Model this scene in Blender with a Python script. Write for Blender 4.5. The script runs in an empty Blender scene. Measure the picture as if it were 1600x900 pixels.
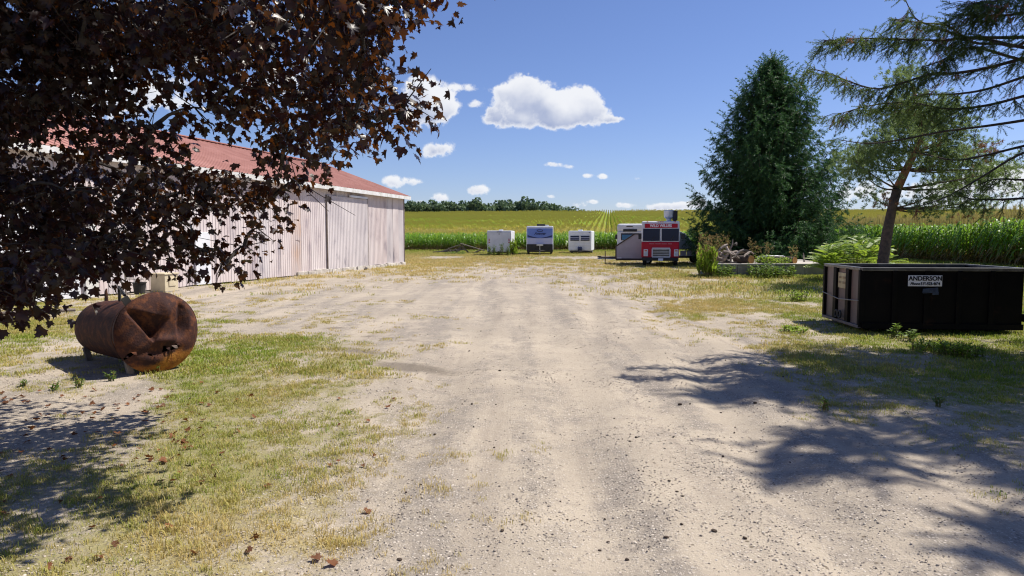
import bpy, bmesh, math, random
import numpy as np
from mathutils import Vector, Matrix, Euler

random.seed(7)
rng = np.random.default_rng(7)
SC = bpy.context.scene
COL = SC.collection
R = math.radians

# ------------------------------------------------------------------ camera
F = 1067.0
PITCH = math.atan(81.0 / F)
CAMH = 2.0
cd = bpy.data.cameras.new('camera')
cam = bpy.data.objects.new('camera', cd)
COL.objects.link(cam)
cam.location = (0, 0, CAMH)
cam.rotation_euler = (math.pi / 2 - PITCH, 0, 0)
cd.sensor_width = 36.0
cd.lens = 36.0 * F / 1600.0
cd.clip_start = 0.05
cd.clip_end = 6000
SC.camera = cam
SC.cycles.use_denoising = True
SC.cycles.filter_width = 1.15

def ray(u, v):
    x = (u - 800) / F; y = (450 - v) / F
    c, s = math.cos(PITCH), math.sin(PITCH)
    return Vector((x, c + y * s, -s + y * c))
def at(u, v, Y):
    d = ray(u, v); t = Y / d.y
    return Vector((d.x * t, Y, CAMH + d.z * t))
def gnd(u, v):
    d = ray(u, v); t = -CAMH / d.z
    return Vector((d.x * t, d.y * t, 0))
def proj(P):
    P = np.asarray(P, float)
    c, s = math.cos(PITCH), math.sin(PITCH)
    x = P[..., 0]; y = P[..., 1]; z = P[..., 2] - CAMH
    dep = y * c - z * s; up = y * s + z * c
    dep = np.where(np.abs(dep) < 1e-3, 1e-3, dep)
    return 800 + F * x / dep, 450 - F * up / dep, dep

# ------------------------------------------------------------------ light, sky, exposure
SUNV = Vector((0.65, 0.25, 1.0)).normalized()
sd = bpy.data.lights.new('sun', 'SUN')
sd.energy = 5.0
sd.angle = R(0.5)
sd.color = (1.0, 0.94, 0.84)
sun = bpy.data.objects.new('sun', sd)
COL.objects.link(sun)
sun.rotation_euler = SUNV.to_track_quat('Z', 'Y').to_euler()
sun.location = (20, 10, 40)

SC.view_settings.view_transform = 'Standard'
SC.view_settings.look = 'None'
SC.view_settings.gamma = 1
SC.view_settings.exposure = 0.45

CLOUDS = [  # u, v, rx, ry, weight
    (672, 152, 30, 28, 1), (696, 163, 19, 16, .9), (652, 136, 12, 15, .9), (672, 182, 22, 17, .9), (640, 160, 18, 22, .8),
    (730, 137, 20, 7, .62), (741, 163, 10, 8, .52), (1140, 240, 12, 5, .55),
    (822, 138, 24, 22, 1), (795, 160, 30, 20, .9), (850, 160, 34, 26, 1), (778, 183, 20, 14, .85), (912, 155, 22, 19, 1),
    (886, 176, 40, 20, .95), (930, 172, 24, 18, .8), (958, 187, 17, 6, .75), (830, 190, 50, 10, .7), (790, 142, 14, 8, .6),
    (690, 233, 25, 11, 1), (668, 241, 14, 7, .5),
    (618, 284, 18, 10, .95), (651, 285, 13, 6, .7), (746, 297, 17, 9, 1), (686, 309, 15, 8, .9), (652, 316, 12, 5, .7),
    (864, 257, 17, 5, .7), (892, 261, 10, 4, .6), (918, 275, 9, 4.5, .66), (942, 276, 9, 5, .75), (995, 279, 8, 4, .5),
    (860, 307, 8, 4, .7), (905, 319, 15, 6, .75), (927, 315, 9, 4, .6), (975, 321, 15, 5, .8), (1030, 323, 22, 6, .8), (1062, 320, 20, 7, .8), (1092, 317, 16, 8, .75),
    (1340, 300, 60, 18, .62), (1470, 306, 70, 20, .75), (1570, 280, 70, 30, .72),
    (130, 135, 75, 50, .9), (430, 135, 60, 26, .8), (250, 150, 70, 26, .8), (30, 200, 60, 34, .8),
]
W = bpy.data.worlds.new('World')
SC.world = W
W.use_nodes = True
nt = W.node_tree
for n in list(nt.nodes): nt.nodes.remove(n)
def wn(t, **kw):
    n = nt.nodes.new(t)
    for k, v in kw.items(): setattr(n, k, v)
    return n
def wl(a, b): nt.links.new(a, b)
def wmath(op, a, b=None, c=None, clamp=False):
    n = wn('ShaderNodeMath', operation=op, use_clamp=clamp)
    for i, x in enumerate((a, b, c)):
        if x is None: continue
        if isinstance(x, (int, float)): n.inputs[i].default_value = x
        else: wl(x, n.inputs[i])
    return n.outputs[0]
def wvec(op, a, b=None):
    n = wn('ShaderNodeVectorMath', operation=op)
    for i, x in enumerate((a, b)):
        if x is None: continue
        if isinstance(x, tuple): n.inputs[i].default_value = x
        else: wl(x, n.inputs[i])
    return n
def wmix(f, a, b):
    n = wn('ShaderNodeMix', data_type='RGBA')
    for s, x in ((0, f), (6, a), (7, b)):
        if isinstance(x, (int, float)): n.inputs[s].default_value = x
        elif isinstance(x, tuple): n.inputs[s].default_value = x
        else: wl(x, n.inputs[s])
    return n.outputs[2]
sky = wn('ShaderNodeTexSky', sky_type='NISHITA')
sky.sun_disc = False
sky.sun_elevation = math.asin(SUNV.z)
sky.sun_rotation = math.atan2(SUNV.x, SUNV.y)
sky.altitude = 300
sky.air_density = 1.0
sky.dust_density = 0.3
sky.ozone_density = 2.0
tc = wn('ShaderNodeTexCoord')
sep = wn('ShaderNodeSeparateXYZ'); wl(tc.outputs['Generated'], sep.inputs[0])
dx, dy, dz = sep.outputs
ysafe = wmath('MAXIMUM', dy, 0.05)
comb = wn('ShaderNodeCombineXYZ')
wl(wmath('DIVIDE', dx, ysafe), comb.inputs[0]); wl(wmath('DIVIDE', dz, ysafe), comb.inputs[1])
p = comb.outputs[0]
fld = None; shd = None
for (u, v, rx, ry, wgt) in CLOUDS:
    d = ray(u, v)
    cx, cy = d.x / d.y, d.z / d.y
    s1 = wvec('SUBTRACT', p, (cx, cy, 0.0)).outputs[0]
    s2 = wvec('MULTIPLY', s1, (F / rx, F / ry, 0.0)).outputs[0]
    dd = wvec('DOT_PRODUCT', s2, s2).outputs['Value']
    e = wmath('POWER', 2.71828, wmath('MULTIPLY', dd, -0.8))
    dl = wvec('DOT_PRODUCT', s2, (0.45, 0.9, 0.0)).outputs['Value']
    ws = wmath('MULTIPLY', e, wgt)
    fld = ws if fld is None else wmath('ADD', fld, ws)
    sh = wmath('MULTIPLY', ws, dl)
    shd = sh if shd is None else wmath('ADD', shd, sh)
front = wmath('GREATER_THAN', dy, 0.06)
fld = wmath('MULTIPLY', fld, front)
nz = wn('ShaderNodeTexNoise'); nz.inputs['Scale'].default_value = 46; nz.inputs['Detail'].default_value = 9; nz.inputs['Roughness'].default_value = .62
wl(p, nz.inputs['Vector'])
nz2 = wn('ShaderNodeTexNoise'); nz2.inputs['Scale'].default_value = 17; nz2.inputs['Detail'].default_value = 4
wl(p, nz2.inputs['Vector'])
nsum = wmath('ADD', wmath('MULTIPLY_ADD', nz.outputs[0], 2.1, -1.05), wmath('MULTIPLY_ADD', nz2.outputs[0], 1.3, -0.65))
famp = wmath('MULTIPLY', nsum, wmath('MINIMUM', wmath('MULTIPLY', fld, 1.6), 1.0))
dens = wmath('ADD', fld, famp)
mr = wn('ShaderNodeMapRange', interpolation_type='SMOOTHSTEP')
mr.inputs['From Min'].default_value = 0.34; mr.inputs['From Max'].default_value = 0.74
wl(dens, mr.inputs['Value'])
mask = mr.outputs[0]
# the same fair-weather cumulus over the rest of the sky
zs = wmath('ADD', wmath('MAXIMUM', dz, 0.0), 0.12)
cq = wn('ShaderNodeCombineXYZ'); wl(wmath('DIVIDE', dx, zs), cq.inputs[0]); wl(wmath('DIVIDE', dy, zs), cq.inputs[1])
nq = wn('ShaderNodeTexNoise'); nq.inputs['Scale'].default_value = 1.1; nq.inputs['Detail'].default_value = 7
wl(cq.outputs[0], nq.inputs['Vector'])
mq = wn('ShaderNodeMapRange', interpolation_type='SMOOTHSTEP'); mq.inputs['From Min'].default_value = .63; mq.inputs['From Max'].default_value = .70
wl(nq.outputs[0], mq.inputs['Value'])
outside = wmath('SUBTRACT', 1.0, wmath('MULTIPLY', front, wmath('LESS_THAN', wmath('ABSOLUTE', wmath('DIVIDE', dx, ysafe)), 0.85)))
up = wmath('GREATER_THAN', dz, 0.0)
mask2 = wmath('MULTIPLY', wmath('MULTIPLY', mq.outputs[0], outside), up)
mask_all = wmath('MAXIMUM', mask, mask2)
shn = wmath('DIVIDE', shd, wmath('ADD', fld, 0.15))
shn = wmath('ADD', shn, wmath('MULTIPLY_ADD', nz2.outputs[0], 2.2, -0.95))
ms = wn('ShaderNodeMapRange', interpolation_type='SMOOTHSTEP'); ms.inputs['From Min'].default_value = -0.7; ms.inputs['From Max'].default_value = 0.75
wl(shn, ms.inputs['Value'])
# thin cloud edges stay white: only the thick core turns grey
core = wn('ShaderNodeMapRange'); core.inputs['From Min'].default_value = .55; core.inputs['From Max'].default_value = 1.15; wl(dens, core.inputs['Value'])
grey = wmath('MULTIPLY', wmath('SUBTRACT', 1.0, ms.outputs[0]), core.outputs[0])
SKYK = 0.068
cloudcol = wmix(grey, (.67 / SKYK, .68 / SKYK, .705 / SKYK, 1), (.26 / SKYK, .31 / SKYK, .46 / SKYK, 1))
tint = wn('ShaderNodeMix', data_type='RGBA', blend_type='MULTIPLY'); tint.inputs[0].default_value = 1.0
wl(sky.outputs[0], tint.inputs[6]); tint.inputs[7].default_value = (.93, .98, 1.32, 1)
skyc = wmix(wmath('MULTIPLY', mask_all, 0.95), tint.outputs[2], cloudcol)
bg = wn('ShaderNodeBackground'); bg.inputs['Strength'].default_value = SKYK
wl(skyc, bg.inputs['Color'])
wo = wn('ShaderNodeOutputWorld'); wl(bg.outputs[0], wo.inputs[0])

# ------------------------------------------------------------------ materials
def nmat(name):
    m = bpy.data.materials.new(name); m.use_nodes = True
    t = m.node_tree
    for n in list(t.nodes): t.nodes.remove(n)
    out = t.nodes.new('ShaderNodeOutputMaterial')
    return m, t, out
def N(t, typ, **kw):
    n = t.nodes.new(typ)
    for k, v in kw.items(): setattr(n, k, v)
    return n
def mixc(t, f, a, b, blend='MIX'):
    n = N(t, 'ShaderNodeMix', data_type='RGBA', blend_type=blend)
    for s, x in ((0, f), (6, a), (7, b)):
        if isinstance(x, (int, float)): n.inputs[s].default_value = x
        elif isinstance(x, tuple): n.inputs[s].default_value = (*x[:3], 1)
        else: t.links.new(x, n.inputs[s])
    return n.outputs[2]
def mth(t, op, a, b=None, clamp=False):
    n = N(t, 'ShaderNodeMath', operation=op, use_clamp=clamp)
    for i, x in enumerate((a, b)):
        if x is None: continue
        if isinstance(x, (int, float)): n.inputs[i].default_value = x
        else: t.links.new(x, n.inputs[i])
    return n.outputs[0]
def noise(t, vec, scale, detail=4, rough=.55):
    n = N(t, 'ShaderNodeTexNoise'); n.inputs['Scale'].default_value = scale; n.inputs['Detail'].default_value = detail
    n.inputs['Roughness'].default_value = rough
    if vec is not None: t.links.new(vec, n.inputs['Vector'])
    return n.outputs[0]
def rng_map(t, x, a, b, c=0., d=1., smooth=True):
    n = N(t, 'ShaderNodeMapRange', interpolation_type='SMOOTHSTEP' if smooth else 'LINEAR')
    for i, q in zip((1, 2, 3, 4), (a, b, c, d)): n.inputs[i].default_value = q
    t.links.new(x, n.inputs[0]); return n.outputs[0]
def mk(name, c1, c2=None, rough=.7, scale=3., lo=.35, hi=.65, metal=0., bump=0., bscale=40., spec=.4, stretch=None, c3=None, scale3=1.2, t3=(.55, .7), coat=0.):
    m, t, out = nmat(name)
    b = N(t, 'ShaderNodeBsdfPrincipled'); t.links.new(b.outputs[0], out.inputs[0])
    b.inputs['Roughness'].default_value = rough; b.inputs['Metallic'].default_value = metal
    b.inputs['Specular IOR Level'].default_value = spec
    if coat: b.inputs['Coat Weight'].default_value = coat
    tcn = N(t, 'ShaderNodeTexCoord'); vec = tcn.outputs['Object']
    if stretch:
        mp = N(t, 'ShaderNodeMapping'); mp.inputs['Scale'].default_value = stretch; t.links.new(vec, mp.inputs[0]); vec = mp.outputs[0]
    if c2 is None: c2 = tuple(x * .72 for x in c1)
    f = rng_map(t, noise(t, vec, scale, 6), lo, hi)
    col = mixc(t, f, c1, c2)
    if c3: col = mixc(t, rng_map(t, noise(t, vec, scale3, 7, .65), *t3), col, c3)
    t.links.new(col, b.inputs['Base Color'])
    if bump:
        bn = N(t, 'ShaderNodeBump'); bn.inputs['Strength'].default_value = bump; bn.inputs['Distance'].default_value = .02
        t.links.new(noise(t, vec, bscale, 5), bn.inputs['Height']); t.links.new(bn.outputs[0], b.inputs['Normal'])
    return m
def leafmat(name, ca, cb, tr, amount=.35, rough=.5, spec=.3, tint=None, cc=None):
    """Leaf: reflecting + letting light through; colour differs leaf by leaf."""
    m, t, out = nmat(name)
    g = N(t, 'ShaderNodeNewGeometry')
    oi = N(t, 'ShaderNodeObjectInfo')
    rnd = mth(t, 'FRACT', mth(t, 'ADD', g.outputs['Random Per Island'], oi.outputs['Random']))
    col = mixc(t, rnd, ca, cb)
    if cc: col = mixc(t, rng_map(t, rnd, .8, .97), col, cc)
    trc = tr
    if tint:
        at_ = N(t, 'ShaderNodeAttribute', attribute_type='INSTANCER', attribute_name='tint')
        col = mixc(t, at_.outputs['Fac'], col, tint)
        trc = mixc(t, at_.outputs['Fac'], tr, tuple(min(1, x * 1.3) for x in tint))
    b = N(t, 'ShaderNodeBsdfPrincipled'); b.inputs['Roughness'].default_value = rough; b.inputs['Specular IOR Level'].default_value = spec
    t.links.new(col, b.inputs['Base Color'])
    tl = N(t, 'ShaderNodeBsdfTranslucent')
    if isinstance(trc, tuple): tl.inputs[0].default_value = (*trc, 1)
    else: t.links.new(trc, tl.inputs[0])
    mx = N(t, 'ShaderNodeMixShader'); mx.inputs[0].default_value = amount
    t.links.new(b.outputs[0], mx.inputs[1]); t.links.new(tl.outputs[0], mx.inputs[2]); t.links.new(mx.outputs[0], out.inputs[0])
    return m
def glass(name, col, rough=.06):
    m, t, out = nmat(name)
    b = N(t, 'ShaderNodeBsdfPrincipled'); t.links.new(b.outputs[0], out.inputs[0])
    b.inputs['Base Color'].default_value = (*col, 1); b.inputs['Roughness'].default_value = rough
    b.inputs['Specular IOR Level'].default_value = .22
    return m

M = {}
M['white_paint'] = mk('white_paint', (.72, .73, .76), (.62, .63, .67), .45, 1.4, spec=.4)
M['white_dirty'] = mk('white_dirty', (.70, .70, .70), (.55, .54, .50), .55, 2.2, c3=(.42, .40, .34), t3=(.6, .8))
M['red_paint'] = mk('red_paint', (.46, .008, .028), (.38, .007, .024), .4, 1.5, spec=.25)
M['black_metal'] = mk('black_metal', (.02, .02, .022), (.035, .032, .03), .6, 3)
M['rubber'] = mk('rubber', (.018, .018, .018), (.03, .028, .026), .85, 4)
M['chrome'] = mk('grey_metal', (.42, .44, .46), (.3, .31, .32), .4, 4, metal=.6)
M['galv'] = mk('galvanised_metal', (.62, .64, .66), (.5, .52, .54), .4, 4, metal=.35)
M['dark_glass'] = glass('dark_glass', (.004, .013, .045))
M['lens'] = glass('lens', (.55, .58, .6), .15)
M['amber'] = mk('amber_plastic', (.6, .15, .02), (.5, .1, .02), .3)
M['tail_red'] = mk('tail_red', (.5, .03, .04), (.4, .02, .03), .3)
M['wood_grey'] = mk('weathered_wood', (.23, .19, .16), (.12, .10, .085), .85, 3, stretch=(1, 1, 1), bump=.4, bscale=30)
M['bark_spruce'] = mk('spruce_bark', (.10, .075, .06), (.05, .04, .034), .9, 9, bump=.7, bscale=25)
M['bark_maple'] = mk('maple_bark', (.07, .06, .055), (.035, .03, .028), .9, 9, bump=.7, bscale=25)
M['bark_pine'] = mk('pine_bark', (.12, .085, .065), (.065, .05, .045), .9, 6, bump=.8, bscale=18)
M['bark_orange'] = mk('orange_pine_bark', (.30, .15, .075), (.17, .09, .05), .85, 5, bump=.7, bscale=18)
M['log_end'] = mk('cut_wood', (.55, .30, .10), (.42, .2, .06), .75, 6)
M['concrete'] = mk('old_concrete', (.36, .33, .29), (.24, .22, .19), .9, 1.6, bump=.3, bscale=30, c3=(.13, .12, .1), t3=(.55, .75))
M['beige'] = mk('beige_paint', (.60, .52, .36), (.50, .43, .30), .6, 3)
M['corn_stalk'] = leafmat('corn_stalk', (.11, .13, .035), (.24, .17, .06), (.2, .22, .06), .1)
M['maple_leaf'] = leafmat('purple_maple_leaf', (.007, .006, .008), (.014, .007, .008), (.44, .13, .014), .085, .38, .3, cc=(.035, .016, .008))
M['fallen_leaf'] = leafmat('dry_leaf', (.20, .07, .02), (.09, .04, .02), (.3, .1, .02), .15, .7)
M['spruce_needle'] = leafmat('spruce_needle', (.030, .070, .028), (.070, .115, .030), (.17, .25, .05), .36, .55, cc=(.09, .085, .03))
M['dark_spruce_needle'] = leafmat('dark_spruce_needle', (.014, .055, .022), (.048, .110, .032), (.08, .20, .05), .25, .5, cc=(.09, .15, .04))
M['pine_needle'] = leafmat('pine_needle', (.07, .135, .065), (.14, .18, .06), (.26, .36, .11), .42, .5, cc=(.12, .13, .05))
M['brown_needle'] = leafmat('dead_needle', (.20, .10, .05), (.28, .15, .08), (.3, .15, .08), .25, .7)
M['sumac_leaf'] = leafmat('sumac_leaf', (.10, .19, .03), (.19, .28, .04), (.40, .55, .06), .4, .45, cc=(.30, .34, .05))
M['weed_leaf'] = leafmat('weed_leaf', (.05, .11, .02), (.11, .18, .03), (.22, .34, .05), .35, .5, cc=(.2, .25, .05))
M['reed_leaf'] = leafmat('reed_leaf', (.12, .2, .02), (.2, .28, .03), (.35, .5, .05), .4, .5)
M['plume'] = leafmat('seed_plume', (.24, .17, .07), (.30, .26, .09), (.34, .24, .1), .3, .8, cc=(.26, .12, .08))
M['grass'] = leafmat('grass_blade', (.125, .215, .012), (.23, .30, .022), (.32, .42, .04), .3, .6, tint=(.50, .385, .14))
M['wood_leaf'] = leafmat('far_tree_leaf', (.075, .13, .075), (.12, .18, .09), (.2, .3, .13), .22, .6, cc=(.11, .15, .07))

# ------------------------------------------------------------------ building helpers
def link(o, parent=None):
    COL.objects.link(o)
    if parent is not None: o.parent = parent
    return o
def tag(o, label=None, cat=None, group=None, kind=None):
    if label: o['label'] = label
    if cat: o['category'] = cat
    if group: o['group'] = group
    if kind: o['kind'] = kind
    return o
def thing(name, label, cat, loc=(0, 0, 0), rz=0., group=None):
    o = bpy.data.objects.new(name, None); o.empty_display_size = .2
    COL.objects.link(o); o.location = loc; o.rotation_euler = (0, 0, rz)
    return tag(o, label, cat, group)
def np_mesh(name, V, Fa):
    V = np.ascontiguousarray(V, np.float32); Fa = np.ascontiguousarray(Fa, np.int32)
    k = Fa.shape[1]
    me = bpy.data.meshes.new(name)
    me.vertices.add(len(V)); me.vertices.foreach_set('co', V.ravel())
    me.loops.add(Fa.size); me.loops.foreach_set('vertex_index', Fa.ravel())
    me.polygons.add(len(Fa)); me.polygons.foreach_set('loop_start', np.arange(0, Fa.size, k, dtype=np.int32))
    me.update(calc_edges=True); me.validate()
    return me
class MB:
    def __init__(s): s.v = []; s.f = []
    def add(s, vs, fs):
        o = len(s.v); s.v += [tuple(x) for x in vs]; s.f += [tuple(i + o for i in f) for f in fs]; return s
    def box(s, c, d, rx=0, ry=0, rz=0):
        m = Euler((rx, ry, rz)).to_matrix(); c = Vector(c)
        vs = [c + m @ Vector((sx * d[0] / 2, sy * d[1] / 2, sz * d[2] / 2)) for sz in (-1, 1) for sy in (-1, 1) for sx in (-1, 1)]
        return s.add(vs, [(0, 2, 3, 1), (4, 5, 7, 6), (0, 1, 5, 4), (2, 6, 7, 3), (0, 4, 6, 2), (1, 3, 7, 5)])
    def tube(s, path, rad, n=8, caps=True):
        path = [Vector(q) for q in path]
        if isinstance(rad, (int, float)): rad = [rad] * len(path)
        vs = []; fs = []; prev = None
        for i, q in enumerate(path):
            d = (path[min(i + 1, len(path) - 1)] - path[max(i - 1, 0)]).normalized()
            if prev is None:
                a = d.orthogonal().normalized()
            else:
                a = (prev - d * prev.dot(d)); a = a.normalized() if a.length > 1e-5 else d.orthogonal().normalized()
            prev = a; b = d.cross(a)
            for k in range(n):
                th = 2 * math.pi * k / n
                vs.append(q + (a * math.cos(th) + b * math.sin(th)) * rad[i])
        for i in range(len(path) - 1):
            for k in range(n):
                k2 = (k + 1) % n
                fs.append((i * n + k, i * n + k2, (i + 1) * n + k2, (i + 1) * n + k))
        if caps:
            fs.append(tuple(range(n - 1, -1, -1))); fs.append(tuple(range((len(path) - 1) * n, len(path) * n)))
        return s.add(vs, fs)
    def prism(s, poly, y0, y1):
        """poly: (x, z) outline counter-clockwise seen from -y; extruded from y0 to y1"""
        n = len(poly)
        vs = [(x, y0, z) for x, z in poly] + [(x, y1, z) for x, z in poly]
        fs = [tuple(range(n)), tuple(range(2 * n - 1, n - 1, -1))]
        fs += [(i, n + i, n + (i + 1) % n, (i + 1) % n) for i in range(n)]
        return s.add(vs, fs)
    def lathe(s, prof, c=(0, 0, 0), n=16):
        c = Vector(c)
        vs = [c + Vector((r * math.cos(2 * math.pi * k / n), r * math.sin(2 * math.pi * k / n), z)) for r, z in prof for k in range(n)]
        fs = [(i * n + k, i * n + (k + 1) % n, (i + 1) * n + (k + 1) % n, (i + 1) * n + k) for i in range(len(prof) - 1) for k in range(n)]
        return s.add(vs, fs)
    def mesh(s, name):
        me = bpy.data.meshes.new(name); me.from_pydata(s.v, [], s.f); me.update(); return me
    def build(s, name, mat, parent=None, smooth=False, bevel=0., seg=2):
        me = s.mesh(name); me.materials.append(mat)
        if smooth: me.polygons.foreach_set('use_smooth', [True] * len(me.polygons))
        o = link(bpy.data.objects.new(name, me), parent)
        if bevel:
            b = o.modifiers.new('bevel', 'BEVEL'); b.width = bevel; b.segments = seg; b.limit_method = 'ANGLE'; b.angle_limit = R(40)
        return o
def box(name, mat, parent, c, d, bevel=0., **k): return MB().box(c, d, **k).build(name, mat, parent, bevel=bevel)
def text(name, body, size, loc, mat, parent, rot=(math.pi / 2, 0, 0), bold=0., sx=1., shear=0.):
    c = bpy.data.curves.new(name, 'FONT'); c.body = body; c.size = size; c.align_x = 'CENTER'; c.align_y = 'CENTER'
    c.extrude = .003; c.offset = bold; c.shear = shear
    c.materials.append(mat)
    tmp = bpy.data.objects.new(name, c)
    COL.objects.link(tmp); bpy.context.view_layer.update()
    me = bpy.data.meshes.new_from_object(tmp.evaluated_get(bpy.context.evaluated_depsgraph_get()))
    bpy.data.objects.remove(tmp)
    if not me.materials: me.materials.append(mat)
    o = link(bpy.data.objects.new(name, me), parent); o.location = loc; o.rotation_euler = rot; o.scale = (sx, 1, 1)
    return o
def frames(d, nrm):
    """N rotation matrices: y axis along d, z axis near nrm."""
    d = d / np.maximum(np.linalg.norm(d, axis=1, keepdims=True), 1e-9)
    x = np.cross(d, nrm); x /= np.maximum(np.linalg.norm(x, axis=1, keepdims=True), 1e-9)
    z = np.cross(x, d)
    return np.stack([x, d, z], axis=2)
def stamp(pv, pf, Rm, T, S):
    V = np.einsum('nij,vj->nvi', Rm, pv) * S[:, None, None] + T[:, None, :]
    n, k = len(T), len(pv)
    Fa = pf[None] + (np.arange(n) * k)[:, None, None]
    return V.reshape(-1, 3), Fa.reshape(-1, pf.shape[1])
def nobj(name, V, Fa, mat, parent=None, kind=None):
    me = np_mesh(name, V, Fa); me.materials.append(mat)
    o = link(bpy.data.objects.new(name, me), parent)
    if kind: o['kind'] = kind
    return o
def unit(n):
    v = rng.normal(size=(n, 3)); return v / np.linalg.norm(v, axis=1, keepdims=True)

_sg = {}
def scatter(name, protos, P, rot, scl, idx, tint, kind='stuff', parent=None):
    """One object that places copies of small prototypes on its points."""
    P = np.asarray(P, np.float32)
    me = bpy.data.meshes.new(name); me.vertices.add(len(P)); me.vertices.foreach_set('co', P.ravel())
    for an, ty, dat in (('rot', 'FLOAT_VECTOR', rot), ('scl', 'FLOAT', scl), ('idx', 'INT', idx), ('tint', 'FLOAT', tint)):
        a = me.attributes.new(an, ty, 'POINT')
        a.data.foreach_set('vector' if ty == 'FLOAT_VECTOR' else 'value', np.ascontiguousarray(dat, np.int32 if ty == 'INT' else np.float32).ravel())
    o = link(bpy.data.objects.new(name, me), parent); o['kind'] = kind
    coll = bpy.data.collections.new(name + '_pieces')
    for q in protos: coll.objects.link(q)
    g = bpy.data.node_groups.new(name + '_nodes', 'GeometryNodeTree')
    g.interface.new_socket('Geometry', in_out='INPUT', socket_type='NodeSocketGeometry')
    g.interface.new_socket('Geometry', in_out='OUTPUT', socket_type='NodeSocketGeometry')
    gi = g.nodes.new('NodeGroupInput'); go = g.nodes.new('NodeGroupOutput')
    ci = g.nodes.new('GeometryNodeCollectionInfo'); ci.inputs[0].default_value = coll
    ci.inputs['Separate Children'].default_value = True; ci.inputs['Reset Children'].default_value = True
    ip = g.nodes.new('GeometryNodeInstanceOnPoints'); ip.inputs['Pick Instance'].default_value = True
    def na(nm, ty):
        q = g.nodes.new('GeometryNodeInputNamedAttribute'); q.data_type = ty; q.inputs[0].default_value = nm
        return q.outputs[0]
    er = g.nodes.new('FunctionNodeEulerToRotation')
    L = g.links.new
    L(na('rot', 'FLOAT_VECTOR'), er.inputs[0])
    L(gi.outputs[0], ip.inputs['Points']); L(ci.outputs[0], ip.inputs['Instance'])
    L(na('idx', 'INT'), ip.inputs['Instance Index']); L(er.outputs[0], ip.inputs['Rotation']); L(na('scl', 'FLOAT'), ip.inputs['Scale'])
    L(ip.outputs[0], go.inputs[0])
    md = o.modifiers.new('scatter', 'NODES'); md.node_group = g
    return o
def proto(name, V, Fa, mat):
    me = np_mesh(name, np.asarray(V), np.asarray(Fa)); me.materials.append(mat)
    return bpy.data.objects.new(name, me)

# ------------------------------------------------------------------ the ground
GV = [395, 404, 412, 425, 440, 460, 480, 500, 530, 560, 600, 650, 700, 760, 830, 900]
GT = np.array([
    [8, 8, 8, 8, 8, 8, 8, 8, 8, 9, 9],
    [5, 5, 5, 5, 6, 4.5, 4, 6, 8, 9, 9],
    [5, 5, 5, 5, 6, 4.5, 4.5, 6, 8, 9, 9],
    [4, 4, 4, 4, 4, 1, 4, 5.5, 7, 8, 9],
    [3, 3, 3, 3, 1, .4, 3.2, 5, 7, 8, 8],
    [3, 3, 2, 1, .4, 0, 1.6, 4.5, 6, 8, 8],
    [3, 3, 2, 1, .6, 0, .5, 4, 5, 8, 8],
    [4, 4, 4, 2.3, .8, 0, .2, 3.3, 5, 8, 8],
    [4, 3, 6, 4, .6, 0, 0, 1.6, 5, 6.5, 7],
    [3, 2, 6.8, 5, 1.2, 0, 0, .5, 5, 6.6, 6.6],
    [2, 1.4, 6.6, 5, 1.9, 0, 0, 0, 3.4, 6.2, 6],
    [1.4, 1.6, 6.4, 4.5, 1.9, .2, 0, 0, 1.2, 3.8, 5.5],
    [2, 3, 6, 4.5, 1.9, .4, 0, 0, .2, 1.8, 4],
    [4, 5, 5.6, 4.2, 1.7, .4, 0, 0, 0, .3, 2.4],
    [6, 5.6, 5.2, 4, 2, .5, 0, 0, 0, 0, 0],
    [6, 5.2, 5, 4.4, 2, .5, 0, 0, 0, 0, 0]]) / 9.0
DT = np.array([  # how dry the grass is
    [.4, .4, .4, .4, .35, .35, .35, .3, .2, .1, .1],
    [.8, .8, .8, .8, .8, .75, .65, .4, .2, .1, .1],
    [.9, .9, .9, .9, .85, .8, .75, .4, .2, .1, .1],
    [.8, .8, .8, .9, .85, .8, .75, .45, .2, .1, .1],
    [.6, .6, .7, .8, .8, .8, .75, .55, .2, .1, .1],
    [.5, .6, .6, .7, .7, .7, .7, .6, .3, .15, .15],
    [.5, .6, .6, .7, .7, .7, .7, .6, .3, .15, .15],
    [.4, .5, .4, .6, .7, .7, .7, .55, .3, .1, .1],
    [.35, .5, .2, .35, .7, .7, .7, .6, .35, .2, .1],
    [.35, .5, .15, .3, .7, .7, .7, .6, .3, .25, .2],
    [.4, .5, .2, .4, .75, .7, .7, .6, .4, .2, .25],
    [.4, .5, .3, .5, .8, .7, .7, .6, .5, .3, .3],
    [.4, .4, .4, .6, .8, .7, .7, .6, .5, .4, .3],
    [.35, .4, .5, .65, .8, .7, .7, .6, .5, .5, .4],
    [.4, .5, .6, .7, .75, .7, .7, .6, .5, .5, .5],
    [.45, .5, .6, .65, .75, .7, .7, .6, .5, .5, .5]])
def _interp(tab, x, y):
    P = np.stack([x, np.maximum(y, 1.2), np.zeros_like(x)], -1)
    u, v, _ = proj(P)
    u = np.clip(u, 0, 1600); v = np.clip(v, 395, 900)
    gv = np.array(GV, float)
    j = np.clip(np.searchsorted(gv, v) - 1, 0, len(gv) - 2); tv = (v - gv[j]) / (gv[j + 1] - gv[j])
    i = np.clip((u // 160).astype(int), 0, 9); tu = u / 160 - i
    tu = tu * tu * (3 - 2 * tu)
    return (tab[j, i] * (1 - tu) + tab[j, i + 1] * tu) * (1 - tv) + (tab[j + 1, i] * (1 - tu) + tab[j + 1, i + 1] * tu) * tv
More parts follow.
